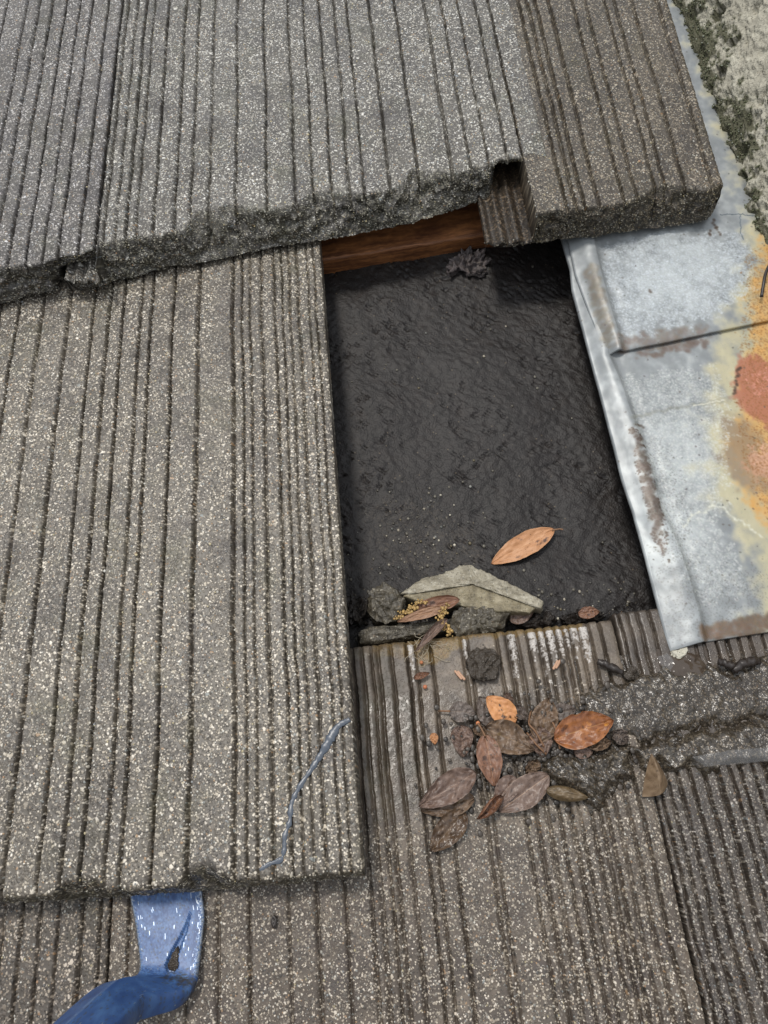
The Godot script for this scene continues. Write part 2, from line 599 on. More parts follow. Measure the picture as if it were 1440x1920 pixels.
func _ready() -> void:
	# --- camera
	var t := deg_to_rad(21.5)
	var r := deg_to_rad(5.9)
	var fwd := Vector3(0, -cos(t), -sin(t))
	var up0 := Vector3(0, sin(t), -cos(t))
	var right := cos(r) * Vector3.RIGHT - sin(r) * up0
	var up := sin(r) * Vector3.RIGHT + cos(r) * up0
	var cam := Camera3D.new()
	cam.name = "camera"
	cam.fov = rad_to_deg(2.0 * atan(960.0 / 1423.0))
	cam.near = 0.02
	cam.far = 200.0
	cam.transform = Transform3D(tilt * Basis(right, up, -fwd), eaves + tilt * (-fwd * 0.527))
	add_child(cam)
	cam.current = true
	# --- overcast sky
	var env := Environment.new()
	var sky := Sky.new()
	var sm := ProceduralSkyMaterial.new()
	sm.sky_top_color = Color(0.93, 0.95, 0.98)
	sm.sky_horizon_color = Color(0.56, 0.58, 0.60)
	sm.sky_curve = 0.35
	sm.ground_bottom_color = Color(0.10, 0.10, 0.09)
	sm.ground_horizon_color = Color(0.30, 0.30, 0.29)
	sky.sky_material = sm
	env.background_mode = Environment.BG_SKY
	env.sky = sky
	env.background_energy_multiplier = 0.88
	env.tonemap_mode = Environment.TONE_MAPPER_LINEAR
	env.tonemap_exposure = 1.33
	env.sdfgi_enabled = true
	env.ssao_enabled = true
	env.ssil_enabled = true
	var we := WorldEnvironment.new()
	we.name = "sky"
	we.environment = env
	add_child(we)
	var sun := DirectionalLight3D.new()
	sun.name = "sun"
	sun.light_energy = 0.5
	sun.light_angular_distance = 10.0
	sun.light_color = Color(1.0, 0.98, 0.95)
	sun.shadow_enabled = true
	add_child(sun)
	sun.look_at_from_position(Vector3.ZERO, tilt * Vector3(0.22, -1.0, 0.42), Vector3.UP)

	rng.seed = 4711
	fine.seed = 11
	fine.frequency = 1.0
	fine.noise_type = FastNoiseLite.TYPE_SIMPLEX_SMOOTH
	fine.fractal_octaves = 3
	cell.seed = 12
	cell.frequency = 1.0
	cell.noise_type = FastNoiseLite.TYPE_CELLULAR
	cell.cellular_return_type = FastNoiseLite.RETURN_CELL_VALUE
	cell.fractal_type = FastNoiseLite.FRACTAL_NONE
	broad.seed = 13
	broad.frequency = 1.0
	broad.noise_type = FastNoiseLite.TYPE_SIMPLEX_SMOOTH
	broad.fractal_octaves = 2
	for k in 2:
		var s := SphereMesh.new()
		s.radius = 1.0
		s.height = 2.0
		s.radial_segments = 7 if k == 0 else 6
		s.rings = 4 if k == 0 else 3
		pebbles.append(s)
	make_materials()
	build_roof()
	build_flashing()
	build_wall()
	build_debris()
	build_leaves()
	build_pry_bar()

func make_materials() -> void:
	# weathered concrete with its sand laid bare
	var col := mottle(2048, 2048, 160, Color("504c46"), Color("5c5851"), Color("6a665e"), 6.0, 5)
	var hgt := mottle(2048, 2048, 160, Color("2c2c2c"), Color("444444"), Color("5c5c5c"), 20.0, 6)
	scatter_grains(col, hgt, 60000, 1, 2, true)
	scatter_grains(col, hgt, 90000, 2, 2, true)
	scatter_grains(col, hgt, 17000, 3, 3, true)
	scatter_grains(col, hgt, 1300, 4, 5, true)
	scatter_grains(col, hgt, 160, 5, 6, true)
	for k in 420:                                         # old stains, uneven weathering, a breath of algae
		var stain: Color = [Color(0.20, 0.18, 0.15, 0.20), Color(0.30, 0.30, 0.22, 0.18), Color(0.62, 0.60, 0.56, 0.14), Color(0.26, 0.25, 0.26, 0.18)][rng.randi_range(0, 3)]
		var at := Vector2i(rng.randi_range(0, 2047), rng.randi_range(0, 2047))
		for q in rng.randi_range(3, 9): put(col, stamp([14, 22, 34, 52][rng.randi_range(0, 3)], 6, stain), at + Vector2i(int(rng.randfn() * 26), int(rng.randfn() * 70)), true)
	var ct := texture_of(col)
	var ht := texture_of(hgt)
	M.agg = concrete(ct, ht, Color(0.945, 0.92, 0.89), 0.44, 0.028)
	M.agg_grey = concrete(ct, ht, Color(0.95, 0.955, 0.965), 0.44, 0.032)
	M.agg_blue = concrete(ct, ht, Color(0.90, 0.90, 0.93), 0.46, 0.032)
	M.agg_brown = concrete(ct, ht, Color(0.76, 0.725, 0.68), 0.5, 0.032)
	M.agg.vertex_color_use_as_albedo = true
	M.agg_blue.vertex_color_use_as_albedo = true
	M.agg_brown.vertex_color_use_as_albedo = true
	M.agg_grey.vertex_color_use_as_albedo = true
	M.agg_low = concrete(ct, ht, Color(0.86, 0.82, 0.79), 0.5, 0.032)
	M.agg_wet = concrete(ct, ht, Color(0.52, 0.49, 0.48), 0.26, 0.04, 0.6)
	M.mortar = tri(concrete(ct, ht, Color(0.60, 0.56, 0.515), 0.26, 0.03, 0.55), 1.0 / 0.40)
	M.silt_film = plain(Color("463c33"), 0.14)
	M.grain = plain(Color.WHITE, 0.42)
	M.grain.vertex_color_use_as_albedo = true

	# the tile under the lost one: smooth and silted where it was covered, sandy where it was not
	var box := Rect2(X5, Z5, 0.30, 0.30)
	var per := 2048 / 0.30
	var c5 := mottle(2048, 2048, 200, Color("575049"), Color("675f56"), Color("7d7469"), 11.0, 21, 1.9)
	var h5 := mottle(2048, 2048, 420, Color("303030"), Color("484848"), Color("606060"), 60.0, 22)
	var bare: Array = [Vector2(-0.1595, 0.2004), Vector2(-0.0362, 0.2094), Vector2(-0.0074, 0.2134), Vector2(0.0330, 0.2159), Vector2(0.0656, 0.2123), Vector2(0.0973, 0.2140), Vector2(0.1299, 0.2117), Vector2(0.1327, 0.2120), Vector2(0.1232, 0.3975), Vector2(-0.1717, 0.3748)]
	blots(c5, 2600, bare, box, per, Color(0.285, 0.255, 0.23, 0.5), 30, 60)
	var n := FastNoiseLite.new()
	n.seed = 3
	n.frequency = 0.004
	n.fractal_octaves = 4
	var keep := func(x: int, y: int) -> float:
		var z := y / per + Z5
		var xx := x / per + X5
		var line := 0.186 + 0.020 * n.get_noise_2d(x, y) - (0.03 if xx > 0.02 else 0.0) * clampf((xx - 0.02) / 0.05, 0, 1)
		var v := clampf((z - line) / 0.022, 0, 1)
		var patch := clampf((xx - 0.055) / 0.03, 0, 1) * clampf((z - 0.125) / 0.02, 0, 1) * 0.5
		return maxf(maxf(v, patch), 0.012)
	scatter_grains(c5, h5, 46000, 1, 3, false, keep)
	scatter_grains(c5, h5, 44000, 2, 4, false, keep, 0.8)
	scatter_grains(c5, h5, 800, 5, 6, false, keep, 0.9)
	# ochre silt along the head, white lime bloom on the ribs below it
	var ochre: Array = [Vector2(-0.0145, 0.0949), Vector2(0.0119, 0.0927), Vector2(0.0840, 0.0936), Vector2(0.1133, 0.0950), Vector2(0.1103, 0.1015), Vector2(0.0825, 0.1019), Vector2(0.0617, 0.0997), Vector2(0.0436, 0.1011), Vector2(0.0288, 0.1094), Vector2(0.0159, 0.1146), Vector2(0.0073, 0.1055), Vector2(-0.0155, 0.1064)]
	blots(c5, 9000, ochre, box, per, Color(0.53, 0.45, 0.30, 0.34), 3, 14, 6, 0.004)
	blots(c5, 2500, ochre, box, per, Color(0.40, 0.33, 0.20, 0.5), 1, 3, 0, 0.004)
	# sand grains just showing through the silt
	for k in 70000:
		var at := Vector2i(rng.randi_range(0, 2047), rng.randi_range(0, 1100))
		var g := snappedf(rng.randf_range(0.26, 0.56), 0.03)
		put(c5, stamp(rng.randi_range(1, 2), rng.randi_range(0, 5), Color(g, g * 0.95, g * 0.88, 0.42)), at)
		if k % 3 == 0: put(h5, dome(2, 1, 0.4), at)
	# lime worn to chalk along the crests between the combed lines
	var crest: Array = [Vector2(-0.0222, 0.2133), Vector2(-0.0124, 0.2143), Vector2(-0.0044, 0.2150), Vector2(0.0051, 0.2159), Vector2(0.0100, 0.2164), Vector2(0.0195, 0.2173), Vector2(0.0386, 0.2191), Vector2(0.0423, 0.2194), Vector2(0.0600, 0.2211), Vector2(0.0662, 0.2217), Vector2(0.0722, 0.2222), Vector2(0.0787, 0.2228), Vector2(0.0849, 0.2234), Vector2(0.0897, 0.2239), Vector2(0.0959, 0.2244), Vector2(0.1007, 0.2249), Vector2(0.1046, 0.2253), Vector2(0.1100, 0.2258), Vector2(0.1165, 0.2264), Vector2(0.1235, 0.2270)]
	for s in range(3, crest.size() - 1):
		var xa: float = crest[s].x + 0.0008
		var xb: float = crest[s + 1].x - 0.0008
		if (s % 2 == 0 and xb - xa > 0.004) or xb - xa > 0.0085: continue
		var reach := rng.randf_range(0.016, 0.036)
		for k in int(260000 * (xb - xa)):
			var v := pow(rng.randf(), 1.5)
			var p := Vector2(rng.randf_range(xa, xb), Z5 + 0.003 + reach * v)
			if fine.get_noise_2d(p.x * 260, p.y * 140) + 0.4 * cell.get_noise_2d(p.x * 900, p.y * 900) < -0.45 + 1.05 * v: continue
			var g := rng.randf_range(0.62, 0.86)
			put(c5, stamp(rng.randi_range(1, 3), rng.randi_range(0, 5), Color(snappedf(g, 0.03), snappedf(g, 0.03), snappedf(g, 0.03), 0.62)), Vector2i((p - box.position) * per))
	blots(c5, 900, [Vector2(-0.0279, 0.0985), Vector2(0.0049, 0.0970), Vector2(0.0042, 0.1887), Vector2(-0.0239, 0.2025)], box, per, Color(0.30, 0.28, 0.245, 0.22), 8, 40, 6, 0.004)
	var rim := Image.create(128, 128, false, Image.FORMAT_RGBA8)
	for y in 128:
		for x in 128:
			var wet := 0.30 + 0.30 * float(keep.call(x * 16, y * 16)) + 0.08 * n.get_noise_2d(x * 40, y * 40)
			if y < 14: wet += 0.2
			rim.set_pixel(x, y, Color(wet, wet, wet))
	M.silted = concrete(texture_of(c5), texture_of(h5), Color(0.94, 0.91, 0.88), 1.0, 0.032, 0.55)
	M.silted.roughness_texture = texture_of(rim)
	M.soaked = M.silted.duplicate()
	M.soaked.albedo_color = Color(0.80, 0.78, 0.77)
	M.soaked.roughness = 0.75

	# bitumen felt
	var fc := mottle(1024, 1024, 300, Color("1e1a18"), Color("252120"), Color("302b28"), 14.0, 31)
	var fh := mottle(1024, 1024, 512, Color("202020"), Color("808080"), Color("d0d0d0"), 150.0, 32)
	for k in 26000:
		var g := rng.randf_range(0.09, 0.26)
		var at := Vector2i(rng.randi_range(0, 1023), rng.randi_range(0, 1023))
		var rr := rng.randi_range(1, 4)
		put(fc, stamp(rr, 6, Color(snappedf(g, 0.02), snappedf(g * 0.95, 0.02), snappedf(g * 0.93, 0.02), 0.35)), at, true)
		var hv := snappedf(rng.randf_range(0.1, 0.9), 0.1)
		put(fh, stamp(rr + 1, 6, Color(hv, hv, hv, 0.4)), at, true)
	for k in 240:                                         # cracks and creases
		var p := Vector2(rng.randi_range(0, 1023), rng.randi_range(0, 1023))
		var ang := rng.randfn(0.0, 0.9)
		for s in rng.randi_range(14, 70):
			put(fh, stamp(1, 6, Color(0, 0, 0, 0.75)), Vector2i(p), true)
			ang += rng.randfn(0, 0.32)
			p += Vector2(cos(ang), sin(ang)) * 1.6
			p = p.posmod(1023.0)
	for k in 260:
		put(fc, stamp(rng.randi_range(1, 2), rng.randi_range(0, 5), Color(0.5, 0.46, 0.38, 0.8)), Vector2i(rng.randi_range(0, 1023), rng.randi_range(0, 1023)), true)
	var dust: Array = [Vector2(-0.0111, -0.0012), Vector2(0.0158, -0.0083), Vector2(0.0411, -0.0014), Vector2(0.0601, 0.0224), Vector2(0.0623, 0.0457), Vector2(0.0456, 0.0495), Vector2(0.0238, 0.0509), Vector2(0.0038, 0.0356), Vector2(-0.0092, 0.0187)]
	for k in 5200:
		var p := Vector2(rng.randf_range(dust[0].x - 0.01, dust[4].x + 0.02), rng.randf_range(dust[1].y - 0.01, dust[6].y + 0.01))
		if not Geometry2D.is_point_in_polygon(p + 0.012 * Vector2(fine.get_noise_2d(p.x * 60, p.y * 60), fine.get_noise_2d(p.y * 60, p.x * 60 + 7)), PackedVector2Array(dust)): continue
		var g := snappedf(rng.randf_range(0.18, 0.38), 0.03)
		put(fc, stamp(rng.randi_range(1, 3), rng.randi_range(0, 5), Color(g, g * 0.92, g * 0.80, 0.45)), Vector2i((p / 0.26).posmod(1.0) * 1024.0), true)
	M.felt = concrete(texture_of(fc), texture_of(fh), Color(0.80, 0.77, 0.75), 0.56, 0.04, 0.45)
	M.felt.uv1_scale = Vector3.ONE / 0.26
	M.silt = tri(concrete(texture_of(fc), texture_of(fh), Color(1.0, 0.95, 0.88), 0.42, 0.12), 1.0 / 0.10)
	M.silt.albedo_color = Color(1.0, 0.96, 0.9)
	M.mud = tri(plain(Color("40382f"), 0.3), 10.0)
	M.mud.heightmap_enabled = true
	M.mud.heightmap_texture = M.felt.heightmap_texture
	M.mud.heightmap_scale = 0.10

	# wood
	var wc := Image.create(1024, 96, false, Image.FORMAT_RGBA8)
	n.frequency = 1.0
	for y in 96:
		for x in 1024:
			var v := clampf(0.5 + 0.7 * n.get_noise_2d(x * 0.004, y * 0.16) + 0.4 * n.get_noise_2d(x * 0.02 + 50, y * 0.6), 0, 1)
			wc.set_pixel(x, y, Color("4f2d18").lerp(Color("a06a3e"), v))
	M.wood = plain(Color.WHITE, 0.6)
	M.wood.albedo_texture = texture_of(wc)
	# broken stone
	var sc := mottle(512, 512, 220, Color("4a463f"), Color("6a655b"), Color("8f897c"), 10.0, 41)
	var sh := mottle(512, 512, 300, Color("303030"), Color("808080"), Color("d0d0d0"), 40.0, 42)
	scatter_grains(sc, sh, 2600, 1, 3, true)
	M.stone_dark = tri(concrete(texture_of(sc), texture_of(sh), Color(0.72, 0.70, 0.66), 0.5, 0.06), 12.0)
	var pc := mottle(512, 512, 220, Color("6e6656"), Color("948b77"), Color("b5ad9b"), 8.0, 43)
	scatter_grains(pc, sh, 3800, 1, 2, true, null, 0.5)
	M.stone_pale = tri(concrete(texture_of(pc), texture_of(sh), Color(0.92, 0.9, 0.84), 0.6, 0.05), 11.0)
	M.tar = tri(concrete(texture_of(fc), texture_of(fh), Color(2.0, 2.0, 2.05), 0.3, 0.1), 14.0)
	M.stone_pale.albedo_color = Color(0.98, 0.99, 1.0)
	M.stone_olive = M.stone_pale.duplicate()
	M.stone_olive.albedo_color = Color(0.86, 0.845, 0.79)
	M.stalk = plain(Color("7a5a40"), 0.6)
	M.twig = plain(Color("4d3326"), 0.55)
	M.bud = plain(Color("b58a3c"), 0.7)
	M.fibre = plain(Color("a59a84"), 0.7)
	M.sealant = plain(Color("4b525c"), 0.32)
	M.bark = plain(Color("2c2521"), 0.4)
	M.chalk = plain(Color("b9b5a6"), 0.8)
	M.water = plain(Color(0.9, 0.9, 0.9, 0.04), 0.04)
	M.water.transparency = BaseMaterial3D.TRANSPARENCY_ALPHA

const X5 := -0.167
const Z5 := 0.0975
# ---------------------------------------------------------------- the roof and its tiles
func xs(list: Array, strong := 1.0) -> Array:
	var out := []
	for p in list: out.append(Vector3(p.x, p.y, strong))
	return out

func build_roof() -> void:
	roof = thing("tiled_roof", "grey ribbed concrete tile roof with one tile missing and black felt laid bare", "roof")
	var deck := BoxMesh.new()
	deck.size = Vector3(2.4, 0.02, 2.2)
	part("deck", deck, M.felt, roof, Vector3(0, -0.020, 0))

	# felt underlay, wrinkled and pitted
	var rows := []
	for j in 330:
		var row := PackedVector3Array()
		var z := -0.36 + 0.0015 * j
		for i in 270:
			var x := -0.12 + 0.0015 * i
			var y := 0.0020 * broad.get_noise_2d(x * 14, z * 14) + 0.00022 * fine.get_noise_2d(x * 60 + 9, z * 48) + 0.00035 * cell.get_noise_2d(x * 330, z * 330)
			var crack := absf(fine.get_noise_2d(x * 38 + 30, z * 52))
			if crack < 0.04 and broad.get_noise_2d(x * 18, z * 18) > 0.06: y -= 0.0024 * (1.0 - crack / 0.04)
			y += 0.004 * exp(-pow((z - 0.075) / 0.03, 2.0)) - 0.001
			row.append(Vector3(x, y, z))
		rows.append(row)
	part("underlay", skin(rows), M.felt, roof)

	# batten the tiles hang on
	var f0 := Vector3(-0.0482, 0.0000, -0.2073)
	var f1 := Vector3(0.1327, -0.0000, -0.2196)
	var across_ := (f1 - f0)
	var back := Vector3(across_.z, 0, -across_.x).normalized()
	var sect := [[0.0, -0.004], [0.0, 0.0], [0.0, 0.004], [0.0, 0.008], [0.0, 0.0122], [0.0006, 0.0136], [0.002, 0.0144], [0.008, 0.0146], [0.018, 0.0146], [0.030, 0.0146], [0.042, 0.0146], [0.044, 0.0135], [0.0445, 0.0]]
	rows = []
	for s in range(sect.size() - 1, -1, -1):
		var row := PackedVector3Array()
		for i in 161:
			var v := i / 160.0
			var k := 0.0007 * fine.get_noise_2d(v * 9, s * 1.7) + 0.0004 * fine.get_noise_2d(v * 30, s * 6.0)
			row.append(f0 + across_ * v + back * (sect[s][0] + k) + Vector3(0, sect[s][1] + k, 0))
		rows.append(row)
	part("batten", skin(rows, func(_p: Vector3, i: int, j: int) -> Vector2: return Vector2(i / 160.0, j / 12.0)), M.wood, roof).set_meta("label", "brown wooden batten showing under the broken upper tile")

	# upper course
	var top1: Array = [Vector2(-0.3591, -0.1661), Vector2(-0.2507, -0.1869), Vector2(-0.2224, -0.1865), Vector2(-0.2079, -0.1920), Vector2(-0.1946, -0.1917), Vector2(-0.1836, -0.1967)]
	var bot1: Array = [Vector2(-0.3723, -0.1539), Vector2(-0.2605, -0.1743), Vector2(-0.2399, -0.1805), Vector2(-0.2210, -0.1825), Vector2(-0.2201, -0.1930), Vector2(-0.1924, -0.1970)]
	var t1 := tile({"dark_patches": 0.62, "xl": -0.485, "xr": top1[5].x - 0.0022, "a": AU, "z0": -0.55, "top": top1, "bottom": bot1, "cover": 0.030, "cover_thick": 0.47, "tex": 0.45, "shift": Vector2(0.31, 0.57), "lean": -0.004, "depth": 0.0036,
		"grooves": xs([Vector2(-0.3817, -0.3454), Vector2(-0.3620, -0.3424), Vector2(-0.3402, -0.3391), Vector2(-0.3206, -0.3362), Vector2(-0.3033, -0.3336), Vector2(-0.2861, -0.3310), Vector2(-0.2680, -0.3283), Vector2(-0.2569, -0.3266), Vector2(-0.2454, -0.3248), Vector2(-0.2330, -0.3230), Vector2(-0.2211, -0.3212), Vector2(-0.2106, -0.3196), Vector2(-0.1962, -0.3174)])})
	var n1 := part("roof_tile", t1.mesh, M.agg_blue, roof)
	n1.set_meta("label", "bluish grey tile at the top left corner of the photo")
	tile_grit(t1, n1, 2000, 1500, 0.00092, -0.46)

	var top2: Array = [Vector2(-0.2097, -0.1798), Vector2(-0.1829, -0.1762), Vector2(-0.1833, -0.1977), Vector2(-0.1593, -0.2030), Vector2(-0.1382, -0.2016), Vector2(-0.1193, -0.2078), Vector2(-0.1118, -0.2214), Vector2(-0.0847, -0.2256), Vector2(-0.0617, -0.2138), Vector2(-0.0422, -0.2190), Vector2(-0.0262, -0.2296), Vector2(-0.0032, -0.2247), Vector2(0.0238, -0.2219), Vector2(0.0402, -0.2304), Vector2(0.0473, -0.2421), Vector2(0.0776, -0.2332), Vector2(0.0918, -0.2366), Vector2(0.1103, -0.2423), Vector2(0.1365, -0.2452), Vector2(0.1466, -0.2403)]
	var bot2: Array = [Vector2(-0.2200, -0.1844), Vector2(-0.1935, -0.1844), Vector2(-0.1643, -0.1876), Vector2(-0.1371, -0.1942), Vector2(-0.1214, -0.1941), Vector2(-0.0958, -0.1969), Vector2(-0.0661, -0.2022), Vector2(-0.0263, -0.2047), Vector2(-0.0064, -0.2057), Vector2(0.0218, -0.2098), Vector2(0.0420, -0.2124), Vector2(0.0771, -0.2211), Vector2(0.0899, -0.2260), Vector2(0.1032, -0.2263), Vector2(0.1089, -0.2470), Vector2(0.1246, -0.2529), Vector2(0.1413, -0.2539), Vector2(0.1535, -0.2533)]
	var t2 := tile({"dark_patches": 0.66, "xl": top2[0].x, "xr": top2[19].x, "a": AU, "z0": -0.55, "top": top2, "bottom": bot2, "flange": top2[2].x - top2[0].x - 0.0005, "cover": 0.040, "tex": 0.45, "shift": Vector2(0.05, 0.11), "flange_drop": 0.54, "depth": 0.0036, "lean": -0.004, "lean_l": -0.004, "rough": 1.25,
		"grooves": xs([Vector2(-0.1789, -0.3148), Vector2(-0.1705, -0.3135), Vector2(-0.1626, -0.3123), Vector2(-0.1555, -0.3112), Vector2(-0.1430, -0.3094), Vector2(-0.1280, -0.3071), Vector2(-0.1164, -0.3053), Vector2(-0.1031, -0.3033), Vector2(-0.0833, -0.3003), Vector2(-0.0608, -0.2969), Vector2(-0.0401, -0.2998), Vector2(-0.0267, -0.2978), Vector2(-0.0132, -0.2958), Vector2(-0.0006, -0.2938), Vector2(0.0103, -0.2922), Vector2(0.0292, -0.2893), Vector2(0.0509, -0.2860), Vector2(0.0757, -0.2823), Vector2(0.0896, -0.2801), Vector2(0.1031, -0.2781), Vector2(0.1177, -0.2759), Vector2(0.1291, -0.2742)])})
	var n2 := part("roof_tile", t2.mesh, M.agg_grey, roof)
	n2.set_meta("label", "large grey upper tile with a long broken lower edge over the batten")
	tile_grit(t2, n2, 4000, 3000, 0.00092, -0.46)

	var top3: Array = [Vector2(0.0936, -0.1800), Vector2(0.1071, -0.1796), Vector2(0.1261, -0.1790), Vector2(0.1297, -0.1867), Vector2(0.1450, -0.1876), Vector2(0.1611, -0.1874), Vector2(0.1813, -0.1866), Vector2(0.1978, -0.1879), Vector2(0.2144, -0.1987), Vector2(0.2239, -0.2016), Vector2(0.2367, -0.1965), Vector2(0.2477, -0.1912), Vector2(0.2634, -0.1958)]
	var bot3: Array = [Vector2(0.0962, -0.1835), Vector2(0.1042, -0.1798), Vector2(0.1254, -0.1805), Vector2(0.1388, -0.1813), Vector2(0.1525, -0.1820), Vector2(0.1722, -0.1808), Vector2(0.1910, -0.1829), Vector2(0.2172, -0.1835), Vector2(0.2369, -0.1839), Vector2(0.2569, -0.1859), Vector2(0.2674, -0.1952), Vector2(0.2756, -0.2082)]
	var edge3: Array = [Vector2(0.2792, -0.4082), Vector2(0.2634, -0.1958)]
	var t3 := tile({"dark_patches": 0.62, "xl": top3[0].x, "xr": top3[12].x, "a": AU - 0.0006, "z0": -0.55, "top": top3, "bottom": bot3, "flange": top3[2].x - top3[0].x + 0.001, "tex": 0.45, "shift": Vector2(0.63, 0.29), "lean": (edge3[1].x - edge3[0].x) * 1.55, "lean_l": -0.004, "flange_drop": 0.84, "flange_tint": Color(0.40, 0.34, 0.28), "depth": 0.0030, "rough": 1.1,
		"grooves": xs([Vector2(0.1505, -0.2364), Vector2(0.1570, -0.2354), Vector2(0.1631, -0.2345), Vector2(0.1733, -0.2330), Vector2(0.1911, -0.2304), Vector2(0.2009, -0.2289), Vector2(0.2160, -0.2267), Vector2(0.2235, -0.2256), Vector2(0.2366, -0.2237), Vector2(0.2559, -0.2208)])})
	var n3 := part("roof_tile", t3.mesh, M.agg_brown, roof)
	n3.set_meta("label", "darker brownish cut tile beside the metal flashing, its channelled left edge bare")
	tile_grit(t3, n3, 1800, 1500, 0.00088, -0.46, 0.85)

	# the course with the missing tile
	var top4: Array = [Vector2(-0.3277, 0.2141), Vector2(-0.2135, 0.2147), Vector2(-0.1862, 0.2162), Vector2(-0.1807, 0.2119), Vector2(-0.1759, 0.2104), Vector2(-0.1649, 0.2111), Vector2(-0.1577, 0.2167), Vector2(-0.1238, 0.2181), Vector2(-0.1191, 0.2127), Vector2(-0.1090, 0.2097), Vector2(-0.0981, 0.2159), Vector2(-0.0941, 0.2187), Vector2(-0.0617, 0.2197), Vector2(-0.0293, 0.2196)]
	var bot4: Array = [Vector2(-0.3454, 0.2191), Vector2(-0.2255, 0.2177), Vector2(-0.1966, 0.2196), Vector2(-0.1794, 0.2201), Vector2(-0.1565, 0.2210), Vector2(-0.1251, 0.2221), Vector2(-0.0995, 0.2229), Vector2(-0.0653, 0.2233), Vector2(-0.0311, 0.2229)]
	var t4 := tile({"dark_patches": 0.55, "xl": -0.362, "xr": top4[13].x, "a": A4, "z0": -0.262, "top": top4, "bottom": bot4, "tex": 0.45, "shift": Vector2(0.0, 0.0), "depth": 0.0036, "lean": -0.0024, "rough": 0.8, "dz": 0.0017, "grain": 0.00022,
		"grooves": xs([Vector2(-0.3770, -0.0030), Vector2(-0.3596, -0.0010), Vector2(-0.3422, 0.0009), Vector2(-0.3250, 0.0028), Vector2(-0.3095, 0.0046), Vector2(-0.2940, 0.0063), Vector2(-0.2769, 0.0083), Vector2(-0.2633, 0.0098), Vector2(-0.2497, 0.0113), Vector2(-0.2324, 0.0133), Vector2(-0.2128, 0.0155), Vector2(-0.1947, 0.0175), Vector2(-0.1830, 0.0188), Vector2(-0.1729, 0.0200), Vector2(-0.1602, 0.0214), Vector2(-0.1523, 0.0223), Vector2(-0.1366, 0.0240), Vector2(-0.1181, 0.0261), Vector2(-0.0937, 0.0289)]) + xs([Vector2(-0.0872, 0.0296), Vector2(-0.0816, 0.0302), Vector2(-0.0734, 0.0312), Vector2(-0.0639, 0.0322), Vector2(-0.0584, 0.0328), Vector2(-0.0532, 0.0334), Vector2(-0.0470, 0.0341), Vector2(-0.0395, 0.0350), Vector2(-0.0346, 0.0355)], 0.6)})
	var n4 := part("roof_tile", t4.mesh, M.agg, roof)
	n4.set_meta("label", "big sandy grey tile left of the hole, a mended crack near its lower right corner")
	tile_grit(t4, n4, 6000, 900, 0.00085, -0.24)

	# the course below, its heads bare in the hole
	var flat5: Array = [Vector2(-0.5, 0.405), Vector2(0.6, 0.405)]
	var g5 := xs([Vector2(-0.0277, 0.2128), Vector2(-0.0222, 0.2133), Vector2(-0.0165, 0.2139), Vector2(-0.0124, 0.2143), Vector2(-0.0044, 0.2150), Vector2(0.0051, 0.2159), Vector2(0.0100, 0.2164), Vector2(0.0195, 0.2173), Vector2(0.0386, 0.2191), Vector2(0.0423, 0.2194), Vector2(0.0600, 0.2211), Vector2(0.0662, 0.2217), Vector2(0.0722, 0.2222), Vector2(0.0787, 0.2228), Vector2(0.0849, 0.2234), Vector2(0.0897, 0.2239), Vector2(0.0959, 0.2244), Vector2(0.1007, 0.2249), Vector2(0.1046, 0.2253), Vector2(0.1100, 0.2258), Vector2(0.1165, 0.2264), Vector2(0.1235, 0.2270), Vector2(-0.1567, 0.2515), Vector2(-0.1399, 0.2530), Vector2(-0.1259, 0.2542), Vector2(-0.1092, 0.2557), Vector2(-0.0925, 0.2572), Vector2(-0.0718, 0.2591), Vector2(-0.0566, 0.2604), Vector2(-0.0415, 0.2618)], 1.15)
	var t5 := tile({"xl": X5, "xr": X5 + 0.2984, "a": A5, "z0": Z5, "top": flat5, "bottom": flat5, "thick": 0.021, "tex": 0.30, "comb": 0.00006, "worn": 0.72, "depth": 0.0030, "grain": 0.00010, "dz": 0.0015, "grooves": g5,
		"lift": func(x: float, z: float) -> float:
			var e := clampf(1.0 - (z - Z5) / 0.004, 0, 1)
			return -0.0016 * e * e + (0.0008 * cell.get_noise_2d(x * 260, 3.0) - 0.0004) * e - (0.0012 if x < -0.01 and z < Z5 + 0.0035 else 0.0)})
	var n5 := part("roof_tile", t5.mesh, M.silted, roof)
	n5.set_meta("label", "lower tile with its silted, lime streaked head bare and dead leaves on it")
	tile_grit(t5, n5, 1400, 100, 0.00078, 0.20, 0.85)
	var t6 := tile({"xl": X5 - 0.3, "xr": X5 - 0.0010, "a": A5 - 0.0004, "z0": Z5, "top": flat5, "bottom": flat5, "thick": 0.021, "tex": 0.45, "shift": Vector2(0.2, 0.5), "worn": 0.7, "depth": 0.0036,
		"grooves": xs([Vector2(-0.2359, 0.2445), Vector2(-0.2245, 0.2455), Vector2(-0.2146, 0.2464), Vector2(-0.2047, 0.2472), Vector2(-0.1948, 0.2481), Vector2(-0.1820, 0.2493), Vector2(-0.1722, 0.2501)])})
	var n6 := part("roof_tile", t6.mesh, M.agg_low, roof)
	n6.set_meta("label", "tile at the bottom left corner, left of the blue pry bar")
	tile_grit(t6, n6, 1600, 0, 0.00085, 0.20, 0.9)
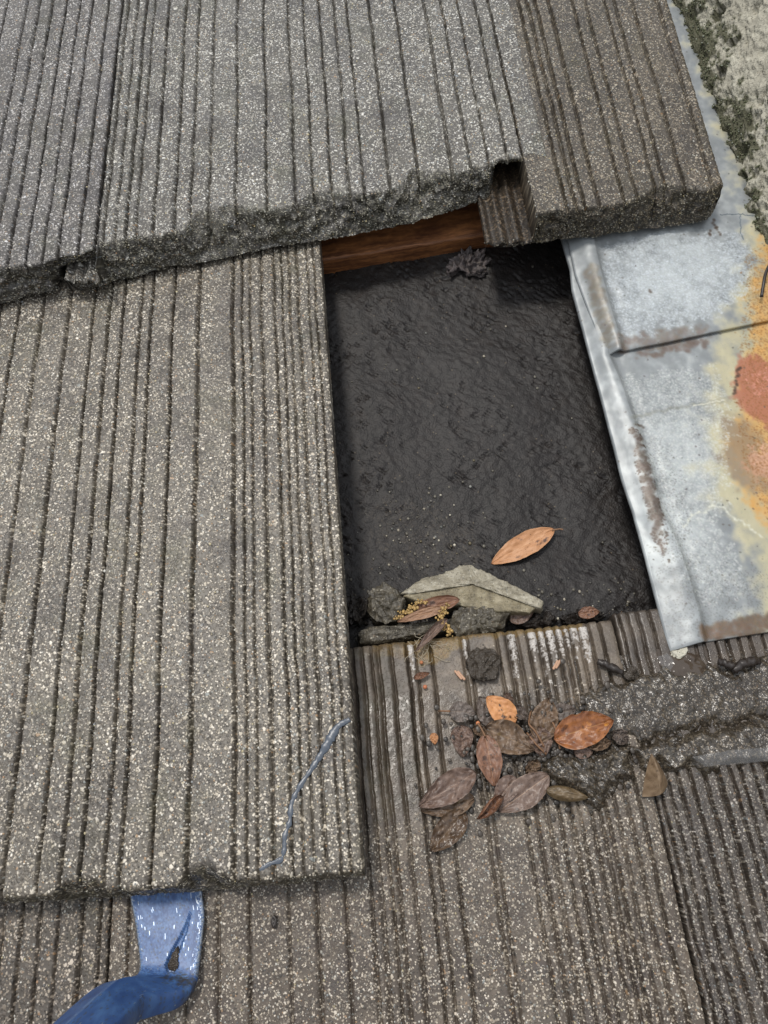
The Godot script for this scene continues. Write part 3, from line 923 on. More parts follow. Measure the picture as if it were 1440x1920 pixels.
	var t7 := tile({"xl": X5 + 0.3006, "xr": X5 + 0.60, "a": A5 - 0.0006, "z0": Z5 - 0.004, "top": flat5, "bottom": flat5, "thick": 0.021, "tex": 0.30, "comb": 0.00008, "shift": Vector2(0.0, 0.013), "depth": 0.0032, "grain": 0.00012, "dz": 0.0018,
		"grooves": xs([Vector2(0.1366, 0.2283), Vector2(0.1419, 0.2288), Vector2(0.1481, 0.2293), Vector2(0.1551, 0.2300), Vector2(0.1629, 0.2307), Vector2(0.1706, 0.2315), Vector2(0.1776, 0.2321), Vector2(0.1829, 0.2326), Vector2(0.1901, 0.2333), Vector2(0.1970, 0.2339), Vector2(0.2039, 0.2346), Vector2(0.2105, 0.2352), Vector2(0.2182, 0.2359), Vector2(0.2259, 0.2366), Vector2(0.2328, 0.2373), Vector2(0.2396, 0.2379), Vector2(0.2473, 0.2387), Vector2(0.2546, 0.2393), Vector2(0.2615, 0.2400), Vector2(0.2696, 0.2408), Vector2(0.2778, 0.2415), Vector2(0.2859, 0.2423), Vector2(0.2941, 0.2431)], 1.0)})
	var n7 := part("roof_tile", t7.mesh, M.soaked, roof)
	n7.set_meta("label", "dark soaked tile at the lower right, deeply ribbed")
	tile_grit(t7, n7, 1200, 0, 0.0009, 0.19, 0.6)

	# old repair mortar and silt smeared over the heads of the two lower tiles
	var base5 := func(x: float, z: float) -> float: return A5 + FALL * z
	part("mortar_bed", mound([Vector2(0.0899, 0.1474), Vector2(0.1077, 0.1369), Vector2(0.1251, 0.1298), Vector2(0.1509, 0.1280), Vector2(0.1824, 0.1288), Vector2(0.2382, 0.1233), Vector2(0.2567, 0.1598), Vector2(0.2239, 0.1662), Vector2(0.2053, 0.1670), Vector2(0.1711, 0.1689), Vector2(0.1398, 0.1722), Vector2(0.1186, 0.1719), Vector2(0.0991, 0.1634)], base5, 0.0028, 0.009, 0.0009), M.mortar, roof)
	part("mortar_bed", mound([Vector2(0.1207, 0.1732), Vector2(0.1312, 0.1699), Vector2(0.1500, 0.1679), Vector2(0.1751, 0.1657), Vector2(0.2066, 0.1626), Vector2(0.2643, 0.1560), Vector2(0.2516, 0.1903), Vector2(0.1978, 0.1906), Vector2(0.1836, 0.1881), Vector2(0.1649, 0.1908), Vector2(0.1571, 0.1866), Vector2(0.1452, 0.1889), Vector2(0.1380, 0.1853), Vector2(0.1273, 0.1860)], base5, 0.0050, 0.006, 0.0010), M.mortar, roof)
	part("mortar_bed", mound([Vector2(0.0644, 0.1775), Vector2(0.0767, 0.1686), Vector2(0.0954, 0.1666), Vector2(0.1172, 0.1647), Vector2(0.1283, 0.1693), Vector2(0.1300, 0.1811), Vector2(0.1226, 0.1932), Vector2(0.1143, 0.1971), Vector2(0.1059, 0.2018), Vector2(0.0967, 0.2139), Vector2(0.0936, 0.2042), Vector2(0.0874, 0.1981), Vector2(0.0766, 0.1929), Vector2(0.0688, 0.1865)], base5, 0.0062, 0.012, 0.0022), M.mortar, roof)
	part("silt_stain", mound([Vector2(0.1533, 0.1257), Vector2(0.1625, 0.1222), Vector2(0.1747, 0.1221), Vector2(0.1855, 0.1246), Vector2(0.1822, 0.1383), Vector2(0.1784, 0.1472), Vector2(0.1739, 0.1455), Vector2(0.1685, 0.1518), Vector2(0.1651, 0.1459), Vector2(0.1605, 0.1491), Vector2(0.1589, 0.1409), Vector2(0.1539, 0.1360)], func(x: float, z: float) -> float: return A5 + FALL * z + 0.0018, 0.0009, 0.010, 0.0002), M.silt_film, roof)
	part("sealant_bead", sealant(), M.sealant, roof).set_meta("label", "dark blue grey sealant bead along the crack in the big tile")

func sealant() -> ArrayMesh:
	var pts := smooth([Vector3(-0.0302, 0.0636, 0.1443), Vector3(-0.0369, 0.0638, 0.1473), Vector3(-0.0420, 0.0644, 0.1541), Vector3(-0.0473, 0.0649, 0.1614), Vector3(-0.0532, 0.0655, 0.1688), Vector3(-0.0598, 0.0661, 0.1770), Vector3(-0.0638, 0.0666, 0.1840), Vector3(-0.0652, 0.0672, 0.1927), Vector3(-0.0680, 0.0678, 0.1996), Vector3(-0.0685, 0.0682, 0.2056), Vector3(-0.0705, 0.0686, 0.2103), Vector3(-0.0763, 0.0687, 0.2118), Vector3(-0.0813, 0.0689, 0.2142)], 8)
	var rad := []
	for i in pts.size():
		rad.append((0.0012 + 0.0010 * fine.get_noise_2d(i * 0.19, 2.0) + 0.0012 * exp(-pow((i - 16) / 11.0, 2.0))))
	return tube(pts, rad, 11, 0.18, 0.32)

func mound(outline: Array, base: Callable, thick: float, soft: float, amp: float) -> ArrayMesh:
	var lo := Vector2(1e9, 1e9)
	var hi := -lo
	var poly := PackedVector2Array()
	for p in outline:
		lo = lo.min(p); hi = hi.max(p); poly.append(p)
	lo -= Vector2.ONE * 0.004
	hi += Vector2.ONE * 0.004
	var step := 0.0011
	var nx := int((hi.x - lo.x) / step)
	var nz := int((hi.y - lo.y) / step)
	var rows := []
	for j in nz + 1:
		var row := PackedVector3Array()
		for i in nx + 1:
			var q := lo + Vector2(i, j) * step
			var w := q + 0.004 * Vector2(fine.get_noise_2d(q.x * 70, q.y * 70), fine.get_noise_2d(q.x * 70 + 31, q.y * 70)) + 0.0015 * Vector2(cell.get_noise_2d(q.x * 260, q.y * 260), cell.get_noise_2d(q.y * 260, q.x * 260))
			var dmin := 1.0
			for k in poly.size():
				dmin = minf(dmin, w.distance_to(Geometry2D.get_closest_point_to_segment(w, poly[k], poly[(k + 1) % poly.size()])))
			if not Geometry2D.is_point_in_polygon(w, poly): dmin = -dmin
			var up := smoothstep(-0.0015, soft, dmin)
			var y: float = base.call(q.x, q.y) - 0.0035 + (thick + 0.0035) * up
			y += amp * clampf(up * 1.6, 0, 1) * (fine.get_noise_2d(q.x * 95, q.y * 95) + 0.45 * cell.get_noise_2d(q.x * 330, q.y * 330) + 0.25 * cell.get_noise_2d(q.x * 800, q.y * 800))
			row.append(Vector3(q.x, y, q.y))
		rows.append(row)
	return skin(rows)

# ---------------------------------------------------------------- galvanised flashing
func flashing_paint() -> StandardMaterial3D:
	var box := Rect2(0.09, -0.55, 0.345, 0.69)
	var per := 2968.0
	var im := mottle(1024, 2048, 150, Color("9da3a5"), Color("b0b5b5"), Color("c2c5c4"), 10.0, 61)
	var all: Array = [Vector2(0.09, -0.55), Vector2(0.43, -0.55), Vector2(0.43, 0.14), Vector2(0.09, 0.14)]
	var low := Image.create(256, 512, false, Image.FORMAT_RGBA8)
	var pale: Array = [Vector2(0.2963, -0.1947), Vector2(0.2794, -0.1475), Vector2(0.2570, -0.1039), Vector2(0.2405, -0.0794), Vector2(0.2247, -0.0391), Vector2(0.2135, -0.0005), Vector2(0.2115, 0.0332), Vector2(0.2213, 0.0560), Vector2(0.2207, 0.0804), Vector2(0.2182, 0.1069)]
	var gold: Array = [Vector2(0.3036, -0.1836), Vector2(0.2887, -0.1559), Vector2(0.2720, -0.1202), Vector2(0.2641, -0.0941), Vector2(0.2530, -0.0692), Vector2(0.2477, -0.0363), Vector2(0.2352, -0.0216), Vector2(0.2267, -0.0029), Vector2(0.2292, 0.0166), Vector2(0.2353, 0.0395), Vector2(0.2437, 0.0690), Vector2(0.2417, 0.1094)]
	var clay_at: Vector2 = [Vector2(0.2630, -0.0448)][0]
	var clay_b: Vector2 = [Vector2(0.2513, 0.0069)][0]
	var damp: Vector2 = [Vector2(0.2383, -0.0016)][0]
	var frost: Array = [Vector2(0.2215, -0.1406), Vector2(0.2418, -0.1523), Vector2(0.1724, 0.0471), Vector2(0.2012, -0.0019)]
	for y in 512:
		for x in 256:
			var p := Vector2(box.position.x + (x + 0.5) / 256.0 * box.size.x, box.position.y + (y + 0.5) / 512.0 * box.size.y)
			var n1 := fine.get_noise_2d(p.x * 38, p.y * 38)
			var n2 := fine.get_noise_2d(p.x * 130 + 20, p.y * 110)
			var c := Color(0.495, 0.51, 0.515).lerp(Color(0.59, 0.605, 0.61), clampf(0.5 + 0.7 * n1 + 0.35 * n2, 0, 1))
			var white := 0.0
			for f in frost: white = maxf(white, 1.0 - p.distance_to(f) / 0.045)
			c = c.lerp(Color(0.70, 0.72, 0.72), clampf(white * 1.2 + 0.5 * n1 + 0.5 * n2, 0, 1) * 0.75)
			var dy := p.x - across(pale, p.y) + 0.020 * n1 + 0.006 * n2
			c = c.lerp(Color(0.74, 0.70, 0.55), smoothstep(-0.012, 0.014, dy) * 0.75)
			var dg := p.x - across(gold, p.y) + 0.009 * n1 + 0.005 * n2
			c = c.lerp(Color(0.78, 0.58, 0.31), smoothstep(-0.004, 0.008, dg) * smoothstep(0.085, 0.045, dg) * (0.72 + 0.25 * n2))
			var dd := (p - damp) / Vector2(0.016, 0.030)
			c = c.lerp(Color(0.53, 0.45, 0.36), smoothstep(1.25, 0.6, dd.length() + 0.5 * n1 + 0.25 * n2) * 0.75)
			var dc := (p - clay_at) / Vector2(0.020, 0.027)
			c = c.lerp(Color(0.64, 0.40, 0.30), smoothstep(1.08, 0.88, dc.length() + 0.28 * n1 + 0.16 * n2) * 0.9)
			var db := (p - clay_b) / Vector2(0.014, 0.012)
			c = c.lerp(Color(0.72, 0.54, 0.43), smoothstep(1.1, 0.7, db.length() + 0.4 * n1 + 0.5 * n2) * 0.8)
			low.set_pixel(x, y, c)
	low.resize(1024, 2048, Image.INTERPOLATE_CUBIC)
	im = low
	blots(im, 16000, [Vector2(0.1763, -0.1752), Vector2(0.2257, -0.1837), Vector2(0.2858, -0.1710), Vector2(0.2720, -0.1202), Vector2(0.2416, -0.1058), Vector2(0.1750, -0.0939)], box, per, Color(0.80, 0.83, 0.85, 0.16), 1, 2, 0, 0.014)
	blots(im, 16000, [Vector2(0.1701, -0.0706), Vector2(0.2390, -0.0666), Vector2(0.2325, -0.0140), Vector2(0.2085, 0.0510), Vector2(0.2157, 0.0866), Vector2(0.1869, 0.0970), Vector2(0.1757, 0.0329), Vector2(0.1729, -0.0329)], box, per, Color(0.80, 0.81, 0.79, 0.16), 1, 2, 0, 0.014)
	blots(im, 14000, all, box, per, Color(0.50, 0.52, 0.53, 0.16), 1, 1, 0, 0.0)
	blots(im, 420, [Vector2(0.2514, -0.0609), Vector2(0.2675, -0.0632), Vector2(0.2910, -0.0561), Vector2(0.2856, -0.0380), Vector2(0.2548, -0.0437)], box, per, Color(0.80, 0.56, 0.50, 0.35), 1, 3, 0, 0.004)
	blots(im, 900, [Vector2(0.2390, -0.0054), Vector2(0.2780, -0.0127), Vector2(0.2675, 0.0228), Vector2(0.2480, 0.0187)], box, per, Color(0.79, 0.62, 0.52, 0.30), 1, 3, 0, 0.006)
	blots(im, 9000, [Vector2(0.2832, -0.1615), Vector2(0.3134, -0.1576), Vector2(0.2474, 0.0900), Vector2(0.2386, 0.0399), Vector2(0.2363, -0.0018), Vector2(0.2589, -0.0859)], box, per, Color(0.50, 0.33, 0.16, 0.26), 1, 2, 0, 0.012)
	# white tide lines
	stroke(im, [Vector2(0.1877, 0.0452), Vector2(0.1938, 0.0371), Vector2(0.2023, 0.0359), Vector2(0.2093, 0.0322), Vector2(0.2149, 0.0343), Vector2(0.2187, 0.0406), Vector2(0.2263, 0.0476), Vector2(0.2331, 0.0573)], box, per, Color(0.84, 0.84, 0.78, 0.40), 3, 0.002)
	stroke(im, [Vector2(0.1699, -0.0353), Vector2(0.1997, -0.0399), Vector2(0.2180, -0.0411), Vector2(0.2360, -0.0410)], box, per, Color(0.50, 0.50, 0.46, 0.35), 5, 0.002)
	stroke(im, [Vector2(0.2142, -0.0403), Vector2(0.2362, -0.0418)], box, per, Color(0.84, 0.83, 0.76, 0.4), 2, 0.001)
	stroke(im, [Vector2(0.2705, -0.1940), Vector2(0.2875, -0.1918), Vector2(0.2954, -0.1887)], box, per, Color(0.30, 0.34, 0.37, 0.6), 1, 0.001)
	stroke(im, [Vector2(0.2852, -0.1921), Vector2(0.2818, -0.1764), Vector2(0.2812, -0.1686)], box, per, Color(0.36, 0.40, 0.43, 0.5), 1, 0.001)
	# brown silt along the lap, the welt and the lower edge
	blots(im, 1500, [Vector2(0.1684, -0.0947), Vector2(0.1908, -0.0977), Vector2(0.2214, -0.1002), Vector2(0.2403, -0.1006), Vector2(0.2410, -0.0960), Vector2(0.2153, -0.0903), Vector2(0.2031, -0.0861), Vector2(0.1698, -0.0871)], box, per, Color(0.47, 0.42, 0.38, 0.15), 2, 9, 6, 0.010)
	blots(im, 900, [Vector2(0.1841, -0.0840), Vector2(0.2073, -0.0878), Vector2(0.2342, -0.0911), Vector2(0.2367, -0.0864), Vector2(0.2176, -0.0843), Vector2(0.2019, -0.0806), Vector2(0.1852, -0.0808)], box, per, Color(0.42, 0.365, 0.33, 0.26), 2, 8, 6, 0.006)
	blots(im, 1100, [Vector2(0.1617, -0.1529), Vector2(0.1704, -0.1614), Vector2(0.1720, -0.1421), Vector2(0.1718, -0.0965), Vector2(0.1664, -0.0883), Vector2(0.1636, -0.1154)], box, per, Color(0.44, 0.41, 0.36, 0.16), 2, 10, 6, 0.006)
	blots(im, 900, [Vector2(0.1725, -0.0309), Vector2(0.1756, -0.0286), Vector2(0.1741, -0.0089), Vector2(0.1746, 0.0104), Vector2(0.1749, 0.0365), Vector2(0.1739, 0.0579), Vector2(0.1693, 0.0679), Vector2(0.1661, 0.0571), Vector2(0.1663, 0.0319), Vector2(0.1674, 0.0019)], box, per, Color(0.29, 0.24, 0.21, 0.45), 1, 2, 0, 0.010)
	blots(im, 1300, [Vector2(0.1725, -0.0309), Vector2(0.1741, -0.0089), Vector2(0.1748, 0.0291), Vector2(0.1704, 0.0646), Vector2(0.1675, 0.0465), Vector2(0.1689, 0.0097)], box, per, Color(0.34, 0.29, 0.25, 0.18), 3, 9, 6, 0.006)
	blots(im, 1600, [Vector2(0.1815, 0.1083), Vector2(0.2104, 0.1061), Vector2(0.2498, 0.1037), Vector2(0.2467, 0.1138), Vector2(0.2076, 0.1162), Vector2(0.1806, 0.1169)], box, per, Color(0.42, 0.345, 0.28, 0.30), 2, 8, 6, 0.003)
	# grit spots
	blots(im, 900, all, box, per, Color(0.30, 0.28, 0.26, 0.45), 1, 2, 0, 0.0)
	blots(im, 5200, [Vector2(0.1695, -0.0173), Vector2(0.1912, -0.0188), Vector2(0.1950, 0.0776), Vector2(0.2322, 0.0747), Vector2(0.2211, 0.1137), Vector2(0.1618, 0.1205)], box, per, Color(0.36, 0.35, 0.34, 0.22), 1, 1, 0, 0.012)
	for s in [[Vector2(0.2650, -0.1897), Vector2(0.2646, -0.1837), Vector2(0.2662, -0.1775), Vector2(0.2661, -0.1755)], [Vector2(0.2590, -0.1804), Vector2(0.2586, -0.1755), Vector2(0.2591, -0.1744)], [Vector2(0.2040, -0.1348), Vector2(0.2049, -0.1319)], [Vector2(0.1745, -0.0287), Vector2(0.1771, -0.0260)], [Vector2(0.2542, -0.0657), Vector2(0.2486, -0.0612), Vector2(0.2446, -0.0491), Vector2(0.2432, -0.0451)]]:
		stroke(im, s, box, per, Color(0.22, 0.16, 0.11, 0.6), 4, 0.003)
	var m := StandardMaterial3D.new()
	m.albedo_texture = texture_of(im)
	m.roughness = 0.42
	m.metallic = 0.15
	m.metallic_specular = 0.5
	var hn := FastNoiseLite.new()
	hn.seed = 8
	hn.frequency = 0.06
	hn.fractal_octaves = 4
	var hi := hn.get_seamless_image(512, 512)
	hi.convert(Image.FORMAT_RGBA8)
	M.zinc_relief = texture_of(hi)
	m.heightmap_enabled = true
	m.heightmap_texture = M.zinc_relief
	m.heightmap_scale = 0.02
	return m

func sheet(edge: Array, fold: Array, ztop: float, lower: Array, h: float, welt: float, wall_line: Array, side_drop: float) -> ArrayMesh:
	var d := []
	for k in 15: d.append(float(k) / 14.0)
	var rows := []
	var nr := 240
	for j in nr + 4:
		var v := minf(float(j) / nr, 1.0)
		var row := PackedVector3Array()
		var e0 := across(edge, lerpf(ztop, lower[0].y, v))
		for i in 15 + 110:
			var x := 0.0
			var zz := lerpf(ztop, lower[0].y, v)
			var fx := across(fold, zz)
			if i < 15: x = lerpf(e0, fx, d[i])
			else: x = fx + 0.22 * pow((i - 14) / 110.0, 1.25)
			var z := lerpf(ztop, along(lower, x), v)
			var y := h + 0.0007 * fine.get_noise_2d(x * 14, z * 9) + 0.0004 * fine.get_noise_2d(x * 40, z * 40)
			if i < 15:
				var u: float = d[i]
				y += lerpf(-0.0022, welt, smoothstep(0.0, 1.0, u)) + 0.0008 * sin(u * PI)
			else:
				y += welt * exp(-pow((x - fx) / 0.0022, 2.0)) - 0.0006 * exp(-pow((x - fx - 0.006) / 0.004, 2.0))
			if wall_line.size() > 0:
				var wx := across(wall_line, z) - 0.006
				if x > wx + 0.004: y += minf((x - wx - 0.004) * 0.4, 0.0015)
			if j > nr:
				var q := j - nr
				y -= [0.0, 0.0008, 0.0021, 0.0030][q]
				z += [0.0, 0.0004, 0.0004, -0.0006][q]
			row.append(Vector3(x, y, z))
		var lip := row[0]
		row.insert(0, Vector3(lip.x + 0.0006, lip.y - side_drop, lip.z))
		row.insert(1, Vector3(lip.x - 0.0002, lip.y - side_drop * 0.4, lip.z))
		rows.append(row)
	return skin(rows, func(p: Vector3, _i: int, _j: int) -> Vector2: return Vector2((p.x - 0.09) / 0.345, (p.z + 0.55) / 0.69))

func build_flashing() -> void:
	var mat := flashing_paint()
	var f := thing("metal_flashing", "rust stained galvanised metal flashing stepped down beside the missing tile", "flashing")
	var wall_line: Array = wall_base()
	part("upper_sheet", sheet([Vector2(0.1580, -0.2498), Vector2(0.1568, -0.1897), Vector2(0.1559, -0.1555), Vector2(0.1591, -0.1237), Vector2(0.1619, -0.0995), Vector2(0.1650, -0.0855)], [Vector2(0.1750, -0.2475), Vector2(0.1732, -0.1875), Vector2(0.1727, -0.1534), Vector2(0.1735, -0.1192), Vector2(0.1744, -0.0962), Vector2(0.1735, -0.0866)], -0.52, [Vector2(0.1650, -0.0855), Vector2(0.1735, -0.0866), Vector2(0.2270, -0.0924), Vector2(0.2813, -0.0991), Vector2(0.3438, -0.1067)], 0.0372, 0.0030, wall_line, 0.0030), mat, f)
	part("lower_sheet", sheet([Vector2(0.1528, -0.1982), Vector2(0.1543, -0.1634), Vector2(0.1523, -0.1446), Vector2(0.1534, -0.1121), Vector2(0.1544, -0.0789), Vector2(0.1555, -0.0406), Vector2(0.1563, -0.0149), Vector2(0.1564, 0.0045), Vector2(0.1587, 0.0310), Vector2(0.1597, 0.0585), Vector2(0.1604, 0.0848), Vector2(0.1609, 0.1107), Vector2(0.1616, 0.1201)], [Vector2(0.1645, -0.1967), Vector2(0.1681, -0.1617), Vector2(0.1679, -0.1332), Vector2(0.1681, -0.0969), Vector2(0.1653, -0.0850), Vector2(0.1685, -0.0683), Vector2(0.1704, -0.0463), Vector2(0.1728, -0.0209), Vector2(0.1751, 0.0066), Vector2(0.1743, 0.0328), Vector2(0.1796, 0.0564), Vector2(0.1814, 0.0768), Vector2(0.1824, 0.1045), Vector2(0.1809, 0.1170)], -0.31, [Vector2(0.1616, 0.1201), Vector2(0.1809, 0.1170), Vector2(0.2208, 0.1150), Vector2(0.2728, 0.1126)], 0.0340, 0.0024, [], 0.0042), mat, f)
	part("mortar_crumb", stone([Vector2(0.1614, 0.1210), Vector2(0.1659, 0.1196), Vector2(0.1710, 0.1195), Vector2(0.1709, 0.1227), Vector2(0.1659, 0.1247), Vector2(0.1615, 0.1246)], 0.028, func(_q: Vector2) -> float: return 0.0332), M.chalk, f)

# ---------------------------------------------------------------- parapet wall
func wall_base() -> Array:
	return [Vector2(0.3008, -0.5517), Vector2(0.2986, -0.4995), Vector2(0.2959, -0.4262), Vector2(0.3011, -0.4134), Vector2(0.2991, -0.3979), Vector2(0.3004, -0.3777), Vector2(0.3007, -0.3519), Vector2(0.2994, -0.3295), Vector2(0.2994, -0.3110), Vector2(0.3005, -0.2922), Vector2(0.3002, -0.2701), Vector2(0.3004, -0.2550), Vector2(0.3013, -0.2445), Vector2(0.3022, -0.2161), Vector2(0.2974, -0.1945), Vector2(0.2997, -0.1811), Vector2(0.3043, -0.1695), Vector2(0.3048, -0.1348), Vector2(0.3035, -0.0981)] + [Vector2(0.335, 0.02), Vector2(0.340, 0.45)]

func build_wall() -> void:
	var base := wall_base()
	var o := thing("rendered_wall", "rough pitted cement wall, mossy at its foot, rising beyond the flashing", "wall")
	var rows := []
	var cols := PackedColorArray()
	var z0: float = base[0].y - 0.06
	var z1: float = base[base.size() - 1].y
	var tops := []
	for j in 400:
		var b := 0.30 * pow(j / 399.0, 1.15)
		var row := PackedVector3Array()
		for i in 480:
			var z := lerpf(z0, z1, i / 479.0)
			var x0 := across(base, z) - 0.0095
			var hollow := maxf(fine.get_noise_3d(z * 48, b * 48, 2.0) - 0.22, 0.0) * 0.012
			var pit := maxf(cell.get_noise_2d(z * 110, b * 110) - 0.62, 0.0) * 0.022 * clampf(0.5 + broad.get_noise_2d(z * 12, b * 12), 0, 1)
			var n := 0.0030 * fine.get_noise_3d(z * 26, b * 26, 8.0) + 0.0016 * fine.get_noise_3d(z * 95, b * 95, 4.0) + 0.0007 * cell.get_noise_2d(z * 420, b * 420) - hollow - pit
			var foot := exp(-b / 0.010)
			n -= 0.003 * foot
			var x := x0 + b * 0.62 - 0.78 * n
			var y := 0.0385 + b * 0.78 + 0.62 * n
			row.append(Vector3(x, y, z))
			# moss grows in patches along the foot: grey green cushions with their own ragged outline
			var mz := fine.get_noise_2d(z * 40, b * 55) + 0.5 * cell.get_noise_2d(z * 330, b * 330)
			var reach := 0.024 + 0.020 * broad.get_noise_2d(z * 9, 3.0)
			var moss := smoothstep(0.05, 0.28, (reach - b) / 0.045 + 0.55 * mz)
			var c := Color(1, 0.98, 0.94).lerp(Color(0.26, 0.26, 0.19), moss)
			cols.append(c)
			if moss > 0.5 and b < 0.08 and rng.randf() < 0.16: tops.append(Vector3(x, y, z))
		rows.append(row)
	rows.reverse()
	# rows now run from the top of the wall down to its foot
	var flipped := PackedColorArray()
	for j in 400:
		flipped.append_array(cols.slice((399 - j) * 480, (400 - j) * 480))
	var sc := mottle(1024, 1024, 300, Color("98938a"), Color("b2ada3"), Color("cbc7bd"), 10.0, 71)
	var sh := mottle(1024, 1024, 400, Color("303030"), Color("808080"), Color("d0d0d0"), 50.0, 72)
	scatter_grains(sc, sh, 9000, 1, 3, true, null, 0.5)
	var m := tri(concrete(texture_of(sc), texture_of(sh), Color(0.94, 0.95, 0.93), 0.85, 0.16), 6.0)
	m.vertex_color_use_as_albedo = true
	for k in 900: put(sc, stamp(rng.randi_range(1, 4), rng.randi_range(0, 5), Color(0.30, 0.30, 0.26, 0.5)), Vector2i(rng.randi_range(0, 1023), rng.randi_range(0, 1023)), true)
	m.albedo_texture = texture_of(sc)
	part("render_coat", skin(rows, null, flipped), m, o)
	var places := []
	var colors := []
	for p in tops:
		for k in 2:
			places.append(spun(p + Vector3(rng.randf_range(-1, 1) * 0.001, rng.randf_range(0, 1) * 0.0010, rng.randf_range(-1, 1) * 0.001), rng.randf_range(0.0003, 0.0009), 0.8))
			var g := rng.randf()
			colors.append(Color(0.05, 0.058, 0.018).lerp(Color(0.13, 0.135, 0.075), g) if g < 0.92 else Color(0.20, 0.21, 0.16))
	grains("moss", o, places, colors, M.grain, 1)
# ---------------------------------------------------------------- rubble and litter in the hole
func lump(called: String, outline: Array, y0: float, crown: Callable, mat: Material, label: String, category: String, group := "", inset := 0.12, amp := 0.0012, sharp := 0.5) -> MeshInstance3D:
	var c := Vector2.ZERO
	for p in outline: c += p / outline.size()
	var own := []
	for p in outline: own.append(p - c)
	return lone(called, stone(own, y0, func(q: Vector2) -> float: return crown.call(q + c), inset, amp, 0.0013, sharp), mat, Vector3(c.x, 0, c.y), label, category, group)

func slope_top(a: Vector3, b: Vector3, c: Vector3) -> Callable:
	var pl := Plane(a, b, c)
	return func(q: Vector2) -> float: return (pl.d - pl.normal.x * q.x - pl.normal.z * q.y) / pl.normal.y

